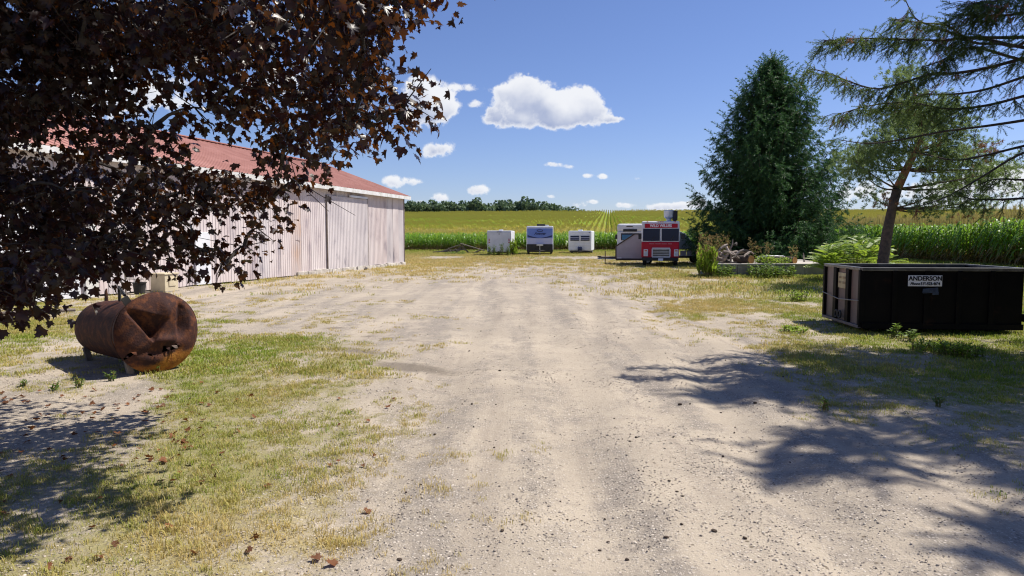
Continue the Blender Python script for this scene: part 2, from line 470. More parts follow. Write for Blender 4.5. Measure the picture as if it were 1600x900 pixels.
def vnoise(x, y, s, seed=0):
    x = np.asarray(x) * s + seed * 17.3; y = np.asarray(y) * s - seed * 9.1
    xi = np.floor(x); yi = np.floor(y); fx = x - xi; fy = y - yi
    fx = fx * fx * (3 - 2 * fx); fy = fy * fy * (3 - 2 * fy)
    def h(a, b):
        q = np.sin(a * 127.1 + b * 311.7 + seed * 74.7) * 43758.5453
        return q - np.floor(q)
    return (h(xi, yi) * (1 - fx) + h(xi + 1, yi) * fx) * (1 - fy) + (h(xi, yi + 1) * (1 - fx) + h(xi + 1, yi + 1) * fx) * fy
def grassiness(x, y):
    g = _interp(GT, x, y)
    u_, v_, _ = proj(np.stack([x, np.maximum(y, 1.2), np.zeros_like(x)], -1))
    g = g + np.where(g > .12, .16 * np.exp(-((u_ - 1130) / 190) ** 2 - ((v_ - 465) / 45) ** 2) + .14 * np.exp(-((u_ - 60) / 170) ** 2 - ((v_ - 480) / 40) ** 2), 0)
    n = vnoise(x, y, .55, 1) * .5 + vnoise(x, y, 1.4, 2) * .3 + vnoise(x, y, 3.7, 3) * .2 - .5
    amp = np.clip(g * 4, 0, 1)
    g = g + n * 1.0 * amp
    # bare patches of gravel near the trailers
    for (cx, cy, rx, ry) in ((-6.5, 64, 2.2, 4.), (7.6, 63, 3.6, 4.5)):
        g = g - .7 * np.exp(-((x - cx) / rx) ** 2 - ((y - cy) / ry) ** 2)
    return np.clip(g, 0, 1)
def dryness(x, y):
    return np.clip(_interp(DT, x, y) + (vnoise(x, y, .8, 5) - .5) * .5, 0, 1)
EDGE_X, EDGE_Y = 31.5, 90.0
def in_field(x, y): return (y > EDGE_Y) | ((x > EDGE_X) & (y > -20))
def hill(x, y):
    t = np.maximum(y - 88, 0.)
    z = .0465 * np.minimum(t, 232) * np.clip(t / 40, 0, 1) ** .5
    z = z * (1 + .0006 * np.clip(x, -60, 120))
    z = z - .055 * np.maximum(y - 325, 0) * (y < 2000) - .055 * 1675 * (y >= 2000)
    return np.where(y > 900, np.maximum(z, -30), z)
def height(x, y):
    near = np.clip(1 - (y - 30) / 40, 0, 1) * np.clip((60 - np.abs(x)) / 30, 0, 1)
    z = (vnoise(x, y, .35, 11) - .5) * .05 + (vnoise(x, y, 1.3, 12) - .5) * .028 + (vnoise(x, y, 4.5, 13) - .5) * .016
    # shallow wheel ruts along the drive
    for off, dep_, bend in ((.2, .045, .002), (1.85, .045, .002), (-1.7, .035, -.004), (-.1, .03, -.004), (3.2, .03, .0)):
        cx = off + .09 * y + bend * (y - 6) ** 2 + .12 * np.sin(y * .5 + off)
        q_ = (x - cx) / .27
        z = z - dep_ * (np.exp(-q_ ** 2) - .45 * np.exp(-((np.abs(q_) - 1.7) / .7) ** 2)) * (.6 + .8 * vnoise(x, y, .5, 15))
    return z * near + hill(x, y)
def axis(parts):
    out = []
    for a, b, s in parts: out += list(np.arange(a, b, s))
    return np.array(out)
geo = lambda a, b, k: np.geomspace(a, b, k)
gx = np.unique(np.round(np.concatenate([axis([(-9, 10, .14), (-16, -9, .35), (10, 16, .35), (-34, -16, 1.2), (16, 34, 1.2)]), geo(34, 3000, 26), -geo(34, 3000, 26)]), 4))
gy = np.unique(np.round(np.concatenate([axis([(1.5, 13, .11), (13, 26, .3), (26, 60, .9), (60, 100, 1.6), (100, 360, 8)]), geo(360, 4000, 16), -geo(1.5, 400, 12) + 1.5]), 4))
X, Y = np.meshgrid(gx, gy)
Z = height(X, Y)
nx, ny = len(gx), len(gy)
V = np.stack([X, Y, Z], -1).reshape(-1, 3)
ii = (np.arange(ny - 1)[:, None] * nx + np.arange(nx - 1)[None]).ravel()
Fq = np.stack([ii, ii + 1, ii + nx + 1, ii + nx], 1)
Gm = grassiness(V[:, 0], V[:, 1]); Dm = dryness(V[:, 0], V[:, 1]); Sm = in_field(V[:, 0], V[:, 1]).astype(float)
Tm = np.zeros(len(V))
for (u, v, lx, ly, an) in ((455, 533, .9, .22, -.5), (540, 548, 1.3, .28, -.55), (600, 528, 1.5, .10, -.6), (640, 575, 1.0, .35, -.5), (515, 512, 1.2, .12, -.4)):
    q = gnd(u, v); ca, sa_ = math.cos(an), math.sin(an)
    ddx, ddy = V[:, 0] - q.x, V[:, 1] - q.y
    Tm = np.maximum(Tm, np.exp(-((ddx * ca + ddy * sa_) / lx) ** 2 - ((-ddx * sa_ + ddy * ca) / ly) ** 2))
cxf = V[Fq].mean(1)
Gbase = _interp(GT, cxf[:, 0], cxf[:, 1])
road = (Gbase < .235) & (cxf[:, 1] > -40) & (cxf[:, 1] < 62) & (np.abs(cxf[:, 0]) < 26) & ~in_field(cxf[:, 0], cxf[:, 1])

def ground_material():
    m, t, out = nmat('ground_surface')
    b = N(t, 'ShaderNodeBsdfPrincipled'); t.links.new(b.outputs[0], out.inputs[0])
    b.inputs['Roughness'].default_value = .95; b.inputs['Specular IOR Level'].default_value = .1
    g = N(t, 'ShaderNodeNewGeometry'); pos = g.outputs['Position']
    ga = N(t, 'ShaderNodeAttribute', attribute_name='grass').outputs['Fac']
    da = N(t, 'ShaderNodeAttribute', attribute_name='dry').outputs['Fac']
    sa = N(t, 'ShaderNodeAttribute', attribute_name='soil').outputs['Fac']
    n1 = noise(t, pos, .45, 6); n2 = noise(t, pos, 2.6, 6); n3 = noise(t, pos, 14, 6, .7); n4 = noise(t, pos, 60, 4, .7)
    # gravel: fines, stony streaks drawn out along the drive, single stones
    mp = N(t, 'ShaderNodeMapping'); mp.inputs['Rotation'].default_value = (0, 0, R(7)); mp.inputs['Scale'].default_value = (1.25, .13, 1); t.links.new(pos, mp.inputs[0])
    streak = noise(t, mp.outputs[0], 1.0, 5, .6)
    mp2 = N(t, 'ShaderNodeMapping'); mp2.inputs['Rotation'].default_value = (0, 0, R(40)); mp2.inputs['Scale'].default_value = (1.6, .16, 1); t.links.new(pos, mp2.inputs[0])
    streak2 = noise(t, mp2.outputs[0], 1.0, 4, .6)
    stony = mth(t, 'ADD', mth(t, 'MULTIPLY', n2, .45), mth(t, 'ADD', mth(t, 'MULTIPLY', streak, .75), mth(t, 'MULTIPLY', n3, .35)))
    sm_ = rng_map(t, stony, .72, .92)
    col = mixc(t, rng_map(t, n1, .35, .65), (.44, .375, .295), (.35, .30, .24))
    col = mixc(t, rng_map(t, streak2, .52, .68, 0, .7), col, (.29, .245, .20))
    col = mixc(t, mth(t, 'MULTIPLY', sm_, .9), col, (.24, .21, .18))
    col = mixc(t, rng_map(t, n3, .54, .70, 0, .45), col, (.30, .245, .185))
    vo = N(t, 'ShaderNodeTexVoronoi'); vo.inputs['Scale'].default_value = 38; t.links.new(pos, vo.inputs['Vector'])
    cr = N(t, 'ShaderNodeSeparateColor'); t.links.new(vo.outputs['Color'], cr.inputs[0])
    stone = mixc(t, cr.outputs[0], (.13, .115, .105), (.62, .55, .47))
    sf = mth(t, 'MULTIPLY', rng_map(t, vo.outputs['Distance'], .28, .46, 1, 0), mth(t, 'MULTIPLY', mth(t, 'GREATER_THAN', cr.outputs[1], .45), rng_map(t, stony, .62, .9, .22, 1.)))
    col = mixc(t, sf, col, stone)
    vo2 = N(t, 'ShaderNodeTexVoronoi'); vo2.inputs['Scale'].default_value = 90; t.links.new(pos, vo2.inputs['Vector'])
    cr2 = N(t, 'ShaderNodeSeparateColor'); t.links.new(vo2.outputs['Color'], cr2.inputs[0])
    sf2 = mth(t, 'MULTIPLY', rng_map(t, vo2.outputs['Distance'], .25, .5, 1, 0), mth(t, 'MULTIPLY', mth(t, 'GREATER_THAN', cr2.outputs[1], .4), rng_map(t, stony, .6, .9, .25, .75)))
    col = mixc(t, sf2, col, mixc(t, cr2.outputs[0], (.12, .10, .09), (.66, .58, .49)))
    vo3 = N(t, 'ShaderNodeTexVoronoi'); vo3.inputs['Scale'].default_value = 11; t.links.new(pos, vo3.inputs['Vector'])
    cr3 = N(t, 'ShaderNodeSeparateColor'); t.links.new(vo3.outputs['Color'], cr3.inputs[0])
    col = mixc(t, mth(t, 'MULTIPLY', rng_map(t, vo3.outputs['Distance'], .10, .2, .8, 0), mth(t, 'GREATER_THAN', cr3.outputs[0], .72)), col, (.11, .085, .06))
    dirt = N(t, 'ShaderNodeAttribute', attribute_name='dirt').outputs['Fac']
    col = mixc(t, mth(t, 'MULTIPLY', rng_map(t, mth(t, 'ADD', dirt, mth(t, 'MULTIPLY', mth(t, 'SUBTRACT', n3, .5), .9)), .3, .8), .75), col, (.15, .125, .10))
    # turf: thin grass and thatch over stony soil
    green = mixc(t, rng_map(t, n3, .3, .7), (.155, .18, .045), (.25, .25, .085))
    tan = mixc(t, rng_map(t, n3, .3, .7), (.33, .265, .135), (.42, .345, .205))
    turf = mixc(t, da, green, tan)
    turf = mixc(t, rng_map(t, n4, .42, .68, 0, .75), turf, (.17, .13, .075))
    turf = mixc(t, mth(t, 'MULTIPLY', sf, .55), turf, stone)
    gm = mth(t, 'ADD', ga, mth(t, 'ADD', mth(t, 'MULTIPLY', mth(t, 'SUBTRACT', n2, .5), .9), mth(t, 'MULTIPLY', mth(t, 'SUBTRACT', n3, .5), .9)))
    gm = rng_map(t, gm, .34, .80, 0, .92)
    gm = mth(t, 'MULTIPLY', gm, rng_map(t, ga, .03, .2))
    col = mixc(t, gm, col, turf)
    soil = mixc(t, rng_map(t, n2, .3, .7), (.12, .085, .055), (.18, .13, .085))
    col = mixc(t, sa, col, soil)
    t.links.new(col, b.inputs['Base Color'])
    bn = N(t, 'ShaderNodeBump'); bn.inputs['Strength'].default_value = .55; bn.inputs['Distance'].default_value = .03
    hsum = mth(t, 'ADD', mth(t, 'MULTIPLY', n3, .7), mth(t, 'ADD', mth(t, 'MULTIPLY', n4, .5), mth(t, 'MULTIPLY', sf, .45)))
    t.links.new(hsum, bn.inputs['Height']); t.links.new(bn.outputs[0], b.inputs['Normal'])
    return m
M['ground'] = ground_material()
def ground_sheet(name, faces):
    used, inv = np.unique(faces, return_inverse=True)
    me = np_mesh(name, V[used], inv.reshape(faces.shape))
    for an, dat in (('grass', Gm), ('dry', Dm), ('soil', Sm), ('dirt', Tm)):
        a = me.attributes.new(an, 'FLOAT', 'POINT'); a.data.foreach_set('value', dat[used].astype(np.float32))
    me.polygons.foreach_set('use_smooth', [True] * len(me.polygons))
    me.materials.append(M['ground'])
    o = link(bpy.data.objects.new(name, me)); o['kind'] = 'structure'; return o
ground = tag(ground_sheet('ground', Fq[~road]), 'grassy ground of the yard and the rising field', 'ground')
drive = tag(ground_sheet('driveway', Fq[road]), 'pale gravel drive widening into the yard', 'driveway')

# ------------------------------------------------------------------ barn
bc = gnd(632, 414.4)
EAVE = at(632, 306.0, bc.y).z
WD = Vector((279 / F, 1, 0)).normalized()             # the long wall runs this way, away from the viewer
brz = math.atan2(-WD.y, -WD.x)
barn = thing('barn', 'long pale weathered metal barn with red roof left of the drive', 'barn', bc, brz)
BL, BW, RISE = 36.0, 11.8, 2.15
M['siding'] = mk('weathered_siding', (.64, .575, .565), (.53, .46, .46), .75, .9, c3=(.27, .245, .28), scale3=.9, t3=(.53, .72), stretch=(1, 1, .45), bump=.15, bscale=14)
M['siding_b'] = mk('weathered_siding_pinkish', (.64, .565, .55), (.52, .44, .435), .75, 1.1, c3=(.30, .26, .29), scale3=1.1, t3=(.52, .74), stretch=(1, 1, .4), bump=.15, bscale=14)
M['siding_c'] = mk('weathered_siding_grey', (.61, .56, .56), (.50, .455, .465), .75, .7, c3=(.33, .30, .33), scale3=1.4, t3=(.56, .74), stretch=(1, 1, .5), bump=.15, bscale=14)
M['siding_rust'] = mk('rust_streaked_siding', (.62, .52, .49), (.50, .42, .40), .75, 1.0, c3=(.52, .33, .22), scale3=.9, t3=(.5, .75), stretch=(1, 1, .4), bump=.15, bscale=14)
def rib_panel(x0, x1, z0, z1, y):
    """metal sheet with raised ribs (real relief), facing local +y"""
    prof = []
    x = x0
    k = max(1, round((x1 - x0) / .17)); w = (x1 - x0) / k
    for i in range(k):
        a = x0 + i * w
        prof += [(a, 0.), (a + w * .62, 0.), (a + w * .70, .016), (a + w * .86, .016), (a + w * .94, 0.)]
    prof.append((x1, 0.))
    n = len(prof)
    vs = [(px, y + py, z0) for px, py in prof] + [(px, y + py, z1) for px, py in prof]
    fs = [(i, n + i, n + i + 1, i + 1) for i in range(n - 1)]
    return vs, fs
SIDE = ['siding', 'siding_b', 'siding_c']
DOOR0, DOOR1 = 5.6, 10.4
pw = .92
x = 0.0; k = 0
openings = [(DOOR0 + .06, DOOR1 - .06, 0), (19.7, 20.6, 2.15), (25.9, 31.0, 3.3)]
while x < BL - .01:
    x1 = min(x + pw, BL)
    z0 = .22 if x < 12 else .06
    for a, b_, zt in openings:
        if zt and x < b_ and x1 > a: z0 = zt
    mb = MB(); vs, fs = rib_panel(x + .004, x1 - .004, z0 - random.random() * .03, EAVE - .02, random.uniform(-.008, .008)); mb.add(vs, fs)
    mat = M['siding_rust'] if abs(x - 12.9) < .6 else M[random.choice(SIDE)]
    mb.build('wall_panel', mat, barn)
    x = x1; k += 1
# other three walls and the gables, plain sheets
w = MB(); w.box((BL / 2, -BW, EAVE / 2), (BL, .06, EAVE)); w.build('rear_wall', M['siding'], barn)
for ex in (0.0, BL):
    g = MB(); g.add([(ex, -.02, 0), (ex, -BW + .02, 0), (ex, -BW + .02, EAVE), (ex, -BW / 2, EAVE + RISE), (ex, -.02, EAVE)], [(0, 1, 2, 3, 4)])
    g.build('gable_wall', M['siding_c'], barn)
MB().box((.0, -.01, EAVE / 2 + .1), (.09, .09, EAVE - .2)).build('corner_post', M['wood_grey'], barn)
M['roof_red'] = mk('faded_red_roof', (.43, .21, .175), (.36, .165, .135), .75, .8, c3=(.30, .13, .095), t3=(.56, .76), bump=.1, bscale=10)
OV = .38
for side in (0, 1):
    x = -.35
    while x < BL + .34:
        x1 = min(x + 1.0, BL + .35)
        ye, yr = (OV, -BW / 2) if side == 0 else (-BW - OV, -BW / 2)
        ze = EAVE - OV * RISE / (BW / 2) + .10; zr = EAVE + RISE + .10
        mb = MB(); nseg = 3
        prof = []
        for i in range(nseg):
            a = x + i * (x1 - x) / nseg; s_ = (x1 - x) / nseg
            prof += [(a, 0), (a + s_ * .7, 0), (a + s_ * .78, .03), (a + s_ * .92, .03), (a + s_, 0)]
        n = len(prof)
        vs = [(px, ye, ze + pz) for px, pz in prof] + [(px, yr, zr + pz) for px, pz in prof]
        fs = [(i, i + 1, n + i + 1, n + i) if side == 0 else (i, n + i, n + i + 1, i + 1) for i in range(n - 1)]
        mb.add(vs, fs)
        mb.build('roof_sheet', M['roof_red'], barn)
        x = x1
MB().box((BL / 2, -BW / 2, EAVE + RISE + .15), (BL + .7, .34, .05)).build('ridge_cap', M['roof_red'], barn)
fz = EAVE - OV * RISE / (BW / 2)
MB().box((BL / 2, OV + .0, fz - .02), (BL + .66, .05, .22)).build('fascia', M['white_dirty'], barn)
MB().box((BL / 2, OV / 2, fz - .06), (BL + .6, OV - .06, .03)).build('soffit', M['white_dirty'], barn)
mb = MB(); mb.add([(-.36, OV, fz - .12), (-.36, OV, fz + .1), (-.36, -BW / 2, EAVE + RISE + .1), (-.36, -BW / 2, EAVE + RISE - .14)], [(0, 1, 2, 3)])
mb.build('rake_board', M['white_dirty'], barn)
M['found'] = mk('limewashed_stone', (.58, .54, .48), (.40, .36, .32), .9, 3, c3=(.14, .12, .11), scale3=2.6, t3=(.56, .66), bump=.5, bscale=12)
x = 0.
while x < 13:
    wdt = random.uniform(.5, 1.1); h_ = random.uniform(.18, .27)
    MB().box((x + wdt / 2, .02 + random.uniform(0, .03), h_ / 2 - .04), (wdt - .02, .16, h_ + .08), rz=random.uniform(-.02, .02)).build('foundation_stone', M['found'], barn, bevel=.02)
    x += wdt
sd_ = MB(); vs, fs = rib_panel(DOOR0, DOOR1, .2, EAVE - .55, .085); sd_.add(vs, fs)
door = sd_.build('sliding_door', M['siding_c'], barn)
MB().box((DOOR1 + .01, .06, EAVE / 2 - .15), (.05, .07, EAVE - .75)).build('door_edge', M['wood_grey'], door)
MB().box((DOOR0 - .01, .06, EAVE / 2 - .15), (.05, .07, EAVE - .75)).build('door_edge', M['wood_grey'], door)
MB().box(((5.9 + 7.9) / 2, .15, EAVE - .47), (2.1, .13, .12)).build('door_track', M['white_paint'], barn, bevel=.01)
# white sectional garage door, its grey post, a small white door
for q in range(6):
    MB().box((28.45, .0, .28 + q * .54), (5.05, .05, .525)).build('garage_door_section', M['white_paint'], barn, bevel=.012)
MB().box((25.55, .05, 1.6), (.5, .12, 3.2)).build('door_post', M['white_dirty'], barn, bevel=.01)
MB().box((28.4, .05, 3.35), (5.6, .1, .2)).build('door_header', M['white_dirty'], barn)
MB().box((20.15, .02, 1.1), (.86, .06, 2.1)).build('entry_door', M['white_paint'], barn, bevel=.01)
for (xa, xb, za, zb2) in ((18.9, 21.6, .06, 2.2), (30.6, 31.9, .06, 3.5), (25.0, 26.2, .06, 3.5)):
    mb = MB(); vs, fs = rib_panel(xa, xb, za, zb2, -.035); mb.add(vs, fs); mb.build('wall_panel', M['siding'], barn)
# things against the barn wall
def onwall(s, out, z=0.):
    return barn.matrix_basis @ Vector((s, out, z)) if False else Vector((bc.x - WD.x * s + WD.y * out, bc.y - WD.y * s - WD.x * out, z))
cabp = onwall(23.1, .75)
cab = thing('utility_cabinet', 'small beige metal cabinet on the gravel against the barn wall', 'cabinet', cabp, brz)
box('housing', M['beige'], cab, (0, 0, .32), (.66, .62, .62), bevel=.02)
box('lid', M['beige'], cab, (0, 0, .655), (.72, .68, .05), bevel=.01)
box('access_panel', M['beige'], cab, (-.02, .325, .36), (.34, .02, .3), bevel=.01)
mb = MB(); mb.box((0, 0, .02), (.7, .66, .05)); mb.build('base', M['concrete'], cab)
tubp = onwall(24.05, .55)
tub = thing('plastic_tub', 'dark grey tub standing left of the beige cabinet', 'tub', tubp, brz)
MB().lathe([(.0, .0), (.17, .0), (.21, .36), (.235, .37), (.235, .40), (.19, .40), (.16, .03), (.0, .03)], n=18).build('tub_body', M['rubber'], tub, smooth=False)
MB().tube([(-.235, 0, .36), (-.2, 0, .5), (0, 0, .57), (.2, 0, .5), (.235, 0, .36)], .008, 6).build('handle', M['chrome'], tub)
rl = thing('pipe_rail', 'thin leaning iron pipe rail beside the garage door post', 'rail', onwall(24.6, .5), brz)
MB().tube([(0, 0, 0), (0, 0, 1.05)], .025, 8).build('upright', M['wood_grey'], rl)
MB().tube([(0, .03, 1.0), (-.7, .05, .72)], .02, 8).build('top_rail', M['wood_grey'], rl)
MB().tube([(0, .03, .55), (-.7, .05, .50)], .018, 8).build('lower_rail', M['wood_grey'], rl)
pA, pB = gnd(-60, 496), gnd(118, 487)
pole = MB().tube([Vector((0, 0, 0)).lerp(pB - pA, t_) + Vector((0, 0, .05)) for t_ in (0, .3, .6, 1)], [.055, .05, .05, .04], 8).build('wooden_pole', M['wood_grey'])
pole.location = pA; tag(pole, 'long weathered pole lying on the gravel behind the rusty tank', 'pole')
dbr = MB().tube([(0, 0, .07), (.35, .05, .09), (.75, .1, .05)], [.07, .08, .05], 7).build('wood_chunk', M['bark_maple'])
dbr.location = onwall(6.4, .35, 0.0); dbr.rotation_euler = (0, 0, brz + .2); tag(dbr, 'dark chunk of wood lying at the foot of the barn sliding door', 'wood chunk')

# ------------------------------------------------------------------ rusty tank
def tank_material():
    m, t, out = nmat('rusted_tank_steel')
    b = N(t, 'ShaderNodeBsdfPrincipled'); t.links.new(b.outputs[0], out.inputs[0])
    b.inputs['Roughness'].default_value = .8; b.inputs['Specular IOR Level'].default_value = .2
    tcn = N(t, 'ShaderNodeTexCoord'); vec = tcn.outputs['Object']
    n1 = noise(t, vec, 1.8, 7, .6); n2 = noise(t, vec, 9, 7, .65); n3 = noise(t, vec, 40, 4)
    col = mixc(t, rng_map(t, n1, .35, .65), (.036, .016, .015), (.060, .023, .018))
    col = mixc(t, rng_map(t, n2, .44, .66, 0, .85), col, (.14, .05, .022))
    mps = N(t, 'ShaderNodeMapping'); mps.inputs['Scale'].default_value = (5, 1, .6); t.links.new(vec, mps.inputs[0])
    col = mixc(t, rng_map(t, noise(t, mps.outputs[0], 3, 6, .65), .5, .7, 0, .6), col, (.022, .013, .013))
    ra = N(t, 'ShaderNodeAttribute', attribute_name='rust').outputs['Fac']
    og = mixc(t, rng_map(t, n2, .3, .7), (.46, .20, .035), (.22, .075, .018))
    f = rng_map(t, mth(t, 'ADD', ra, mth(t, 'MULTIPLY', mth(t, 'SUBTRACT', n2, .5), .7)), .35, .65)
    col = mixc(t, f, col, og)
    col = mixc(t, rng_map(t, n3, .55, .75, 0, .4), col, (.04, .02, .016))
    t.links.new(col, b.inputs['Base Color'])
    bn = N(t, 'ShaderNodeBump'); bn.inputs['Strength'].default_value = .6; bn.inputs['Distance'].default_value = .012
    t.links.new(n3, bn.inputs['Height']); t.links.new(bn.outputs[0], b.inputs['Normal'])
    return m
M['tank'] = tank_material()
ne = at(246, 519, 9.95)                       # centre of the near end
tank_axis = Vector((.77, -.637, 0)).normalized()
TL = 2.15
tank = thing('oil_tank', 'rusty brown steel tank with a crushed torn end on the left verge', 'tank', (ne.x, ne.y, 0), math.atan2(tank_axis.y, tank_axis.x))
# local frame: +x out of the near end, far end at x = -TL; z up
prof = [(-TL - .13, .02), (-TL - .11, .18), (-TL - .05, .32), (-TL + .02, .40), (-TL + .10, .425)]
for q in np.linspace(-TL + .3, -.34, 9): prof.append((q, .43 + .075 * ((q + TL) / TL)))
prof += [(-.22, .528), (-.12, .56), (-.04, .585), (.0, .595)]
def tank_c(x): return .49 + .10 * (x + TL) / TL
TN = 56
vs = []; rust = []
for x, r in prof:
    cz = tank_c(x)
    for k in range(TN):
        th = 2 * math.pi * k / TN
        yy, zz = math.cos(th) * r, math.sin(th) * r
        dent = .03 * math.sin(3 * th + x * 2) * max(0, (x + TL) / TL) * .5
        tear = 0
        vs.append((x, yy * (1 + dent), cz + zz * (1 + dent * .5)))
        rust.append(.18 if zz < -.3 * r and x > -.6 else .05)
fs = [(i * TN + k, (i + 1) * TN + k, (i + 1) * TN + (k + 1) % TN, i * TN + (k + 1) % TN) for i in range(len(prof) - 1) for k in range(TN)]
fs.append(tuple(range(TN)))
mb = MB(); mb.add(vs, fs)
shell = mb.build('shell', M['tank'], tank, smooth=True)
a = shell.data.attributes.new('rust', 'FLOAT', 'POINT'); a.data.foreach_set('value', rust)
# crushed end plate: a polar sheet, buckled inward with sharp folds, torn open along its lower third
RC = .595; NR = 44
vs = []; rust = []
def fold(y, z):
    """displacement of the end plate along x at (y, z), z measured from its centre; y>0 is to the left of the viewer facing it"""
    rr = math.hypot(y, z) / RC
    d = .13 * (1 - rr ** 5)
    env = max(0, 1 - rr ** 4)
    # a deep triangular dent left of the centre, a smaller one right of it, a ridge between
    # flat buckled facet A-B-C: steps in sharply along A-B, ramps back out towards C
    ax_, az_, bx2, bz2, cx2, cz2 = -.43, .40, -.10, -.06, .12, .23
    det = (bz2 - cz2) * (ax_ - cx2) + (cx2 - bx2) * (az_ - cz2)
    wa = ((bz2 - cz2) * (y - cx2) + (cx2 - bx2) * (z - cz2)) / det
    wb = ((cz2 - az_) * (y - cx2) + (ax_ - cx2) * (z - cz2)) / det
    wc = 1 - wa - wb
    if wa > -.05 and wb > 0 and wc > -.16:
        k_ = min(1, (wc + .16) / .16) * min(1, (wa + .05) / .12)
        d -= (.21 * max(0, wb) + .07 * max(0, wa) * min(1, wb * 5)) * k_ * min(1, env * 1.6)
    sl = y - (.27 + .12 * (z - .1))
    vz2 = math.exp(-((z - .17) / .25) ** 4) * min(1, env * 1.8)
    if sl > 0: d -= .11 * max(0, 1 - sl / .16) * vz2
    else: d -= .11 * max(0, 1 + sl / .06) * vz2
    d += .05 * math.exp(-((y - .09) / .09) ** 2 - ((z - .36) / .14) ** 2) * env
    d += .06 * math.exp(-((y - .03) / .16) ** 2 - ((z + .10) / .07) ** 2) * env
    d -= .03 * math.exp(-((z + .27) / .06) ** 2 - ((y + .1) / .4) ** 2) * env
    d += .012 * math.sin(y * 9 + 2) * math.sin(z * 11) * env
    return d
for i in range(NR + 1):
    r = RC * i / NR
    for k in range(120):
        th = 2 * math.pi * k / 120
        y, z = r * math.cos(th), r * math.sin(th)
        vs.append((fold(y, z), y, .59 + z))
        rust.append(min(.95, max(.08, .12 + 2.3 * (-.20 - z + .25 * (y - .1) + .05 * math.sin(y * 9)))))
tearline = lambda y: -.27 + .03 * math.sin(y * 11) + .025 * math.sin(y * 31 + 1) + .10 * y
fs = []; tfs = []
for i in range(NR):
    for k in range(120):
        q = (i * 120 + k, (i + 1) * 120 + k, (i + 1) * 120 + (k + 1) % 120, i * 120 + (k + 1) % 120)
        cy = sum(vs[j][1] for j in q) / 4; cz = sum(vs[j][2] for j in q) / 4 - .59
        gap = (.030 + .014 * math.sin(cy * 41)) * (1. if .02 < cy < .25 else (.55 if cy < -.34 else (.35 if math.sin(cy * 29) > .55 else 0.)))
        if abs(cz - tearline(cy)) < gap and -.50 < cy < .26 and i > 0: continue
        fs.append(q)
mb = MB(); mb.add(vs, fs)
plate = mb.build('end_plate', M['tank'], tank, smooth=True)
a = plate.data.attributes.new('rust', 'FLOAT', 'POINT'); a.data.foreach_set('value', rust)
M['torn'] = mk('torn_bare_steel', (.16, .12, .10), (.06, .03, .02), .5, 24)
# curled shreds of metal along the tear
for (y, s_) in ((-.46, .6), (-.38, .8), (-.26, .4), (.08, .7), (.17, .9), (.22, .5), (-.08, .35)):
    z = .59 + tearline(y)
    x0 = fold(y, z - .59)
    mb = MB(); pts = []
    for q in range(5):
        t_ = q / 4
        pts.append((x0 + .01 + .05 * s_ * math.sin(t_ * 2.4), y + .03 * t_ * s_, z + .03 - .10 * s_ * t_ * (1 - .3 * t_)))
    v2 = []
    for q, pt in enumerate(pts):
        wd = (.04 - .009 * q) * s_
        v2 += [(pt[0], pt[1] - wd, pt[2]), (pt[0] + .01, pt[1] + wd, pt[2] + .01 * (q % 2))]
    mb.add(v2, [(2 * q, 2 * q + 1, 2 * q + 3, 2 * q + 2) for q in range(4)])
    mb.build('torn_flap', M['torn'] if s_ > .85 else M['tank'], tank)
mb = MB(); mb.tube([(-.33, math.cos(t_) * .498, .577 + math.sin(t_) * .498) for t_ in np.linspace(0, 2 * math.pi, 49)], .010, 6, caps=False)
mb.build('weld_seam', M['tank'], tank)
# fin at the far end, pipe bracket on top, feet
mb = MB(); mb.prism([(-TL - .06, .80), (-TL + .10, .86), (-TL + .06, 1.13), (-TL + .0, 1.08)], .08, .10); mb.build('fin', M['tank'], tank)
mb = MB(); mb.tube([(-1.0, -.12, 1.0), (-1.0, -.12, 1.22), (-.8, -.12, 1.1)], .025, 6); mb.build('pipe_bracket', M['black_metal'], tank)
mb = MB(); mb.box((-.07, -.38, 1.08), (.03, .10, .12), rx=.5); mb.build('lug', M['black_metal'], tank)
for (fx, fy, rxx) in ((-.12, -.36, .2), (-.30, .36, -.25), (-TL + .25, -.30, .2), (-TL + .25, .30, -.2)):
    mb = MB(); mb.box((fx, fy, .10), (.07, .09, .24), rx=rxx); mb.build('foot', M['wood_grey'], tank, bevel=.01)

# ------------------------------------------------------------------ dumpster
p0 = gnd(1345, 519); p1 = gnd(1592, 519)
DWd = (p1 - p0).length * .958; DH = at(1345, 420.5, p0.y).z; DDp = 2.1
dump = thing('dumpster', 'open black steel roll-off dumpster standing on the grass at the right', 'dumpster', p0, R(-5))
M['dump'] = mk('black_dumpster_paint', (.0035, .0032, .0035), (.006, .005, .005), .6, 2., spec=.12, c3=(.030, .014, .009), scale3=2.4, t3=(.56, .74), bump=.1, bscale=8)
M['dump_end'] = mk('brown_grey_dumpster_paint', (.20, .16, .145), (.13, .10, .09), .6, 1.5, c3=(.20, .13, .11), scale3=1.5, t3=(.5, .75), stretch=(1, 1, .4))  # gate and sill: lighter and browner than the black walls
zb = .09
box('floor_pan', M['dump'], dump, (DWd / 2, DDp / 2, zb + .04), (DWd - .1, DDp - .1, .08))
box('front_wall', M['dump'], dump, (DWd / 2, .03, (DH + zb) / 2), (DWd - .02, .05, DH - zb - .02))
box('rear_wall', M['dump'], dump, (DWd / 2, DDp - .03, (DH + zb) / 2), (DWd - .02, .05, DH - zb - .02))
box('end_wall', M['dump'], dump, (DWd - .03, DDp / 2, (DH + zb) / 2), (.05, DDp - .12, DH - zb - .02))
ew = box('tailgate', M['dump_end'], dump, (.035, DDp / 2, (DH + zb) / 2), (.05, DDp - .12, DH - zb - .02))
ew['label'] = 'lighter brown-grey end gate'
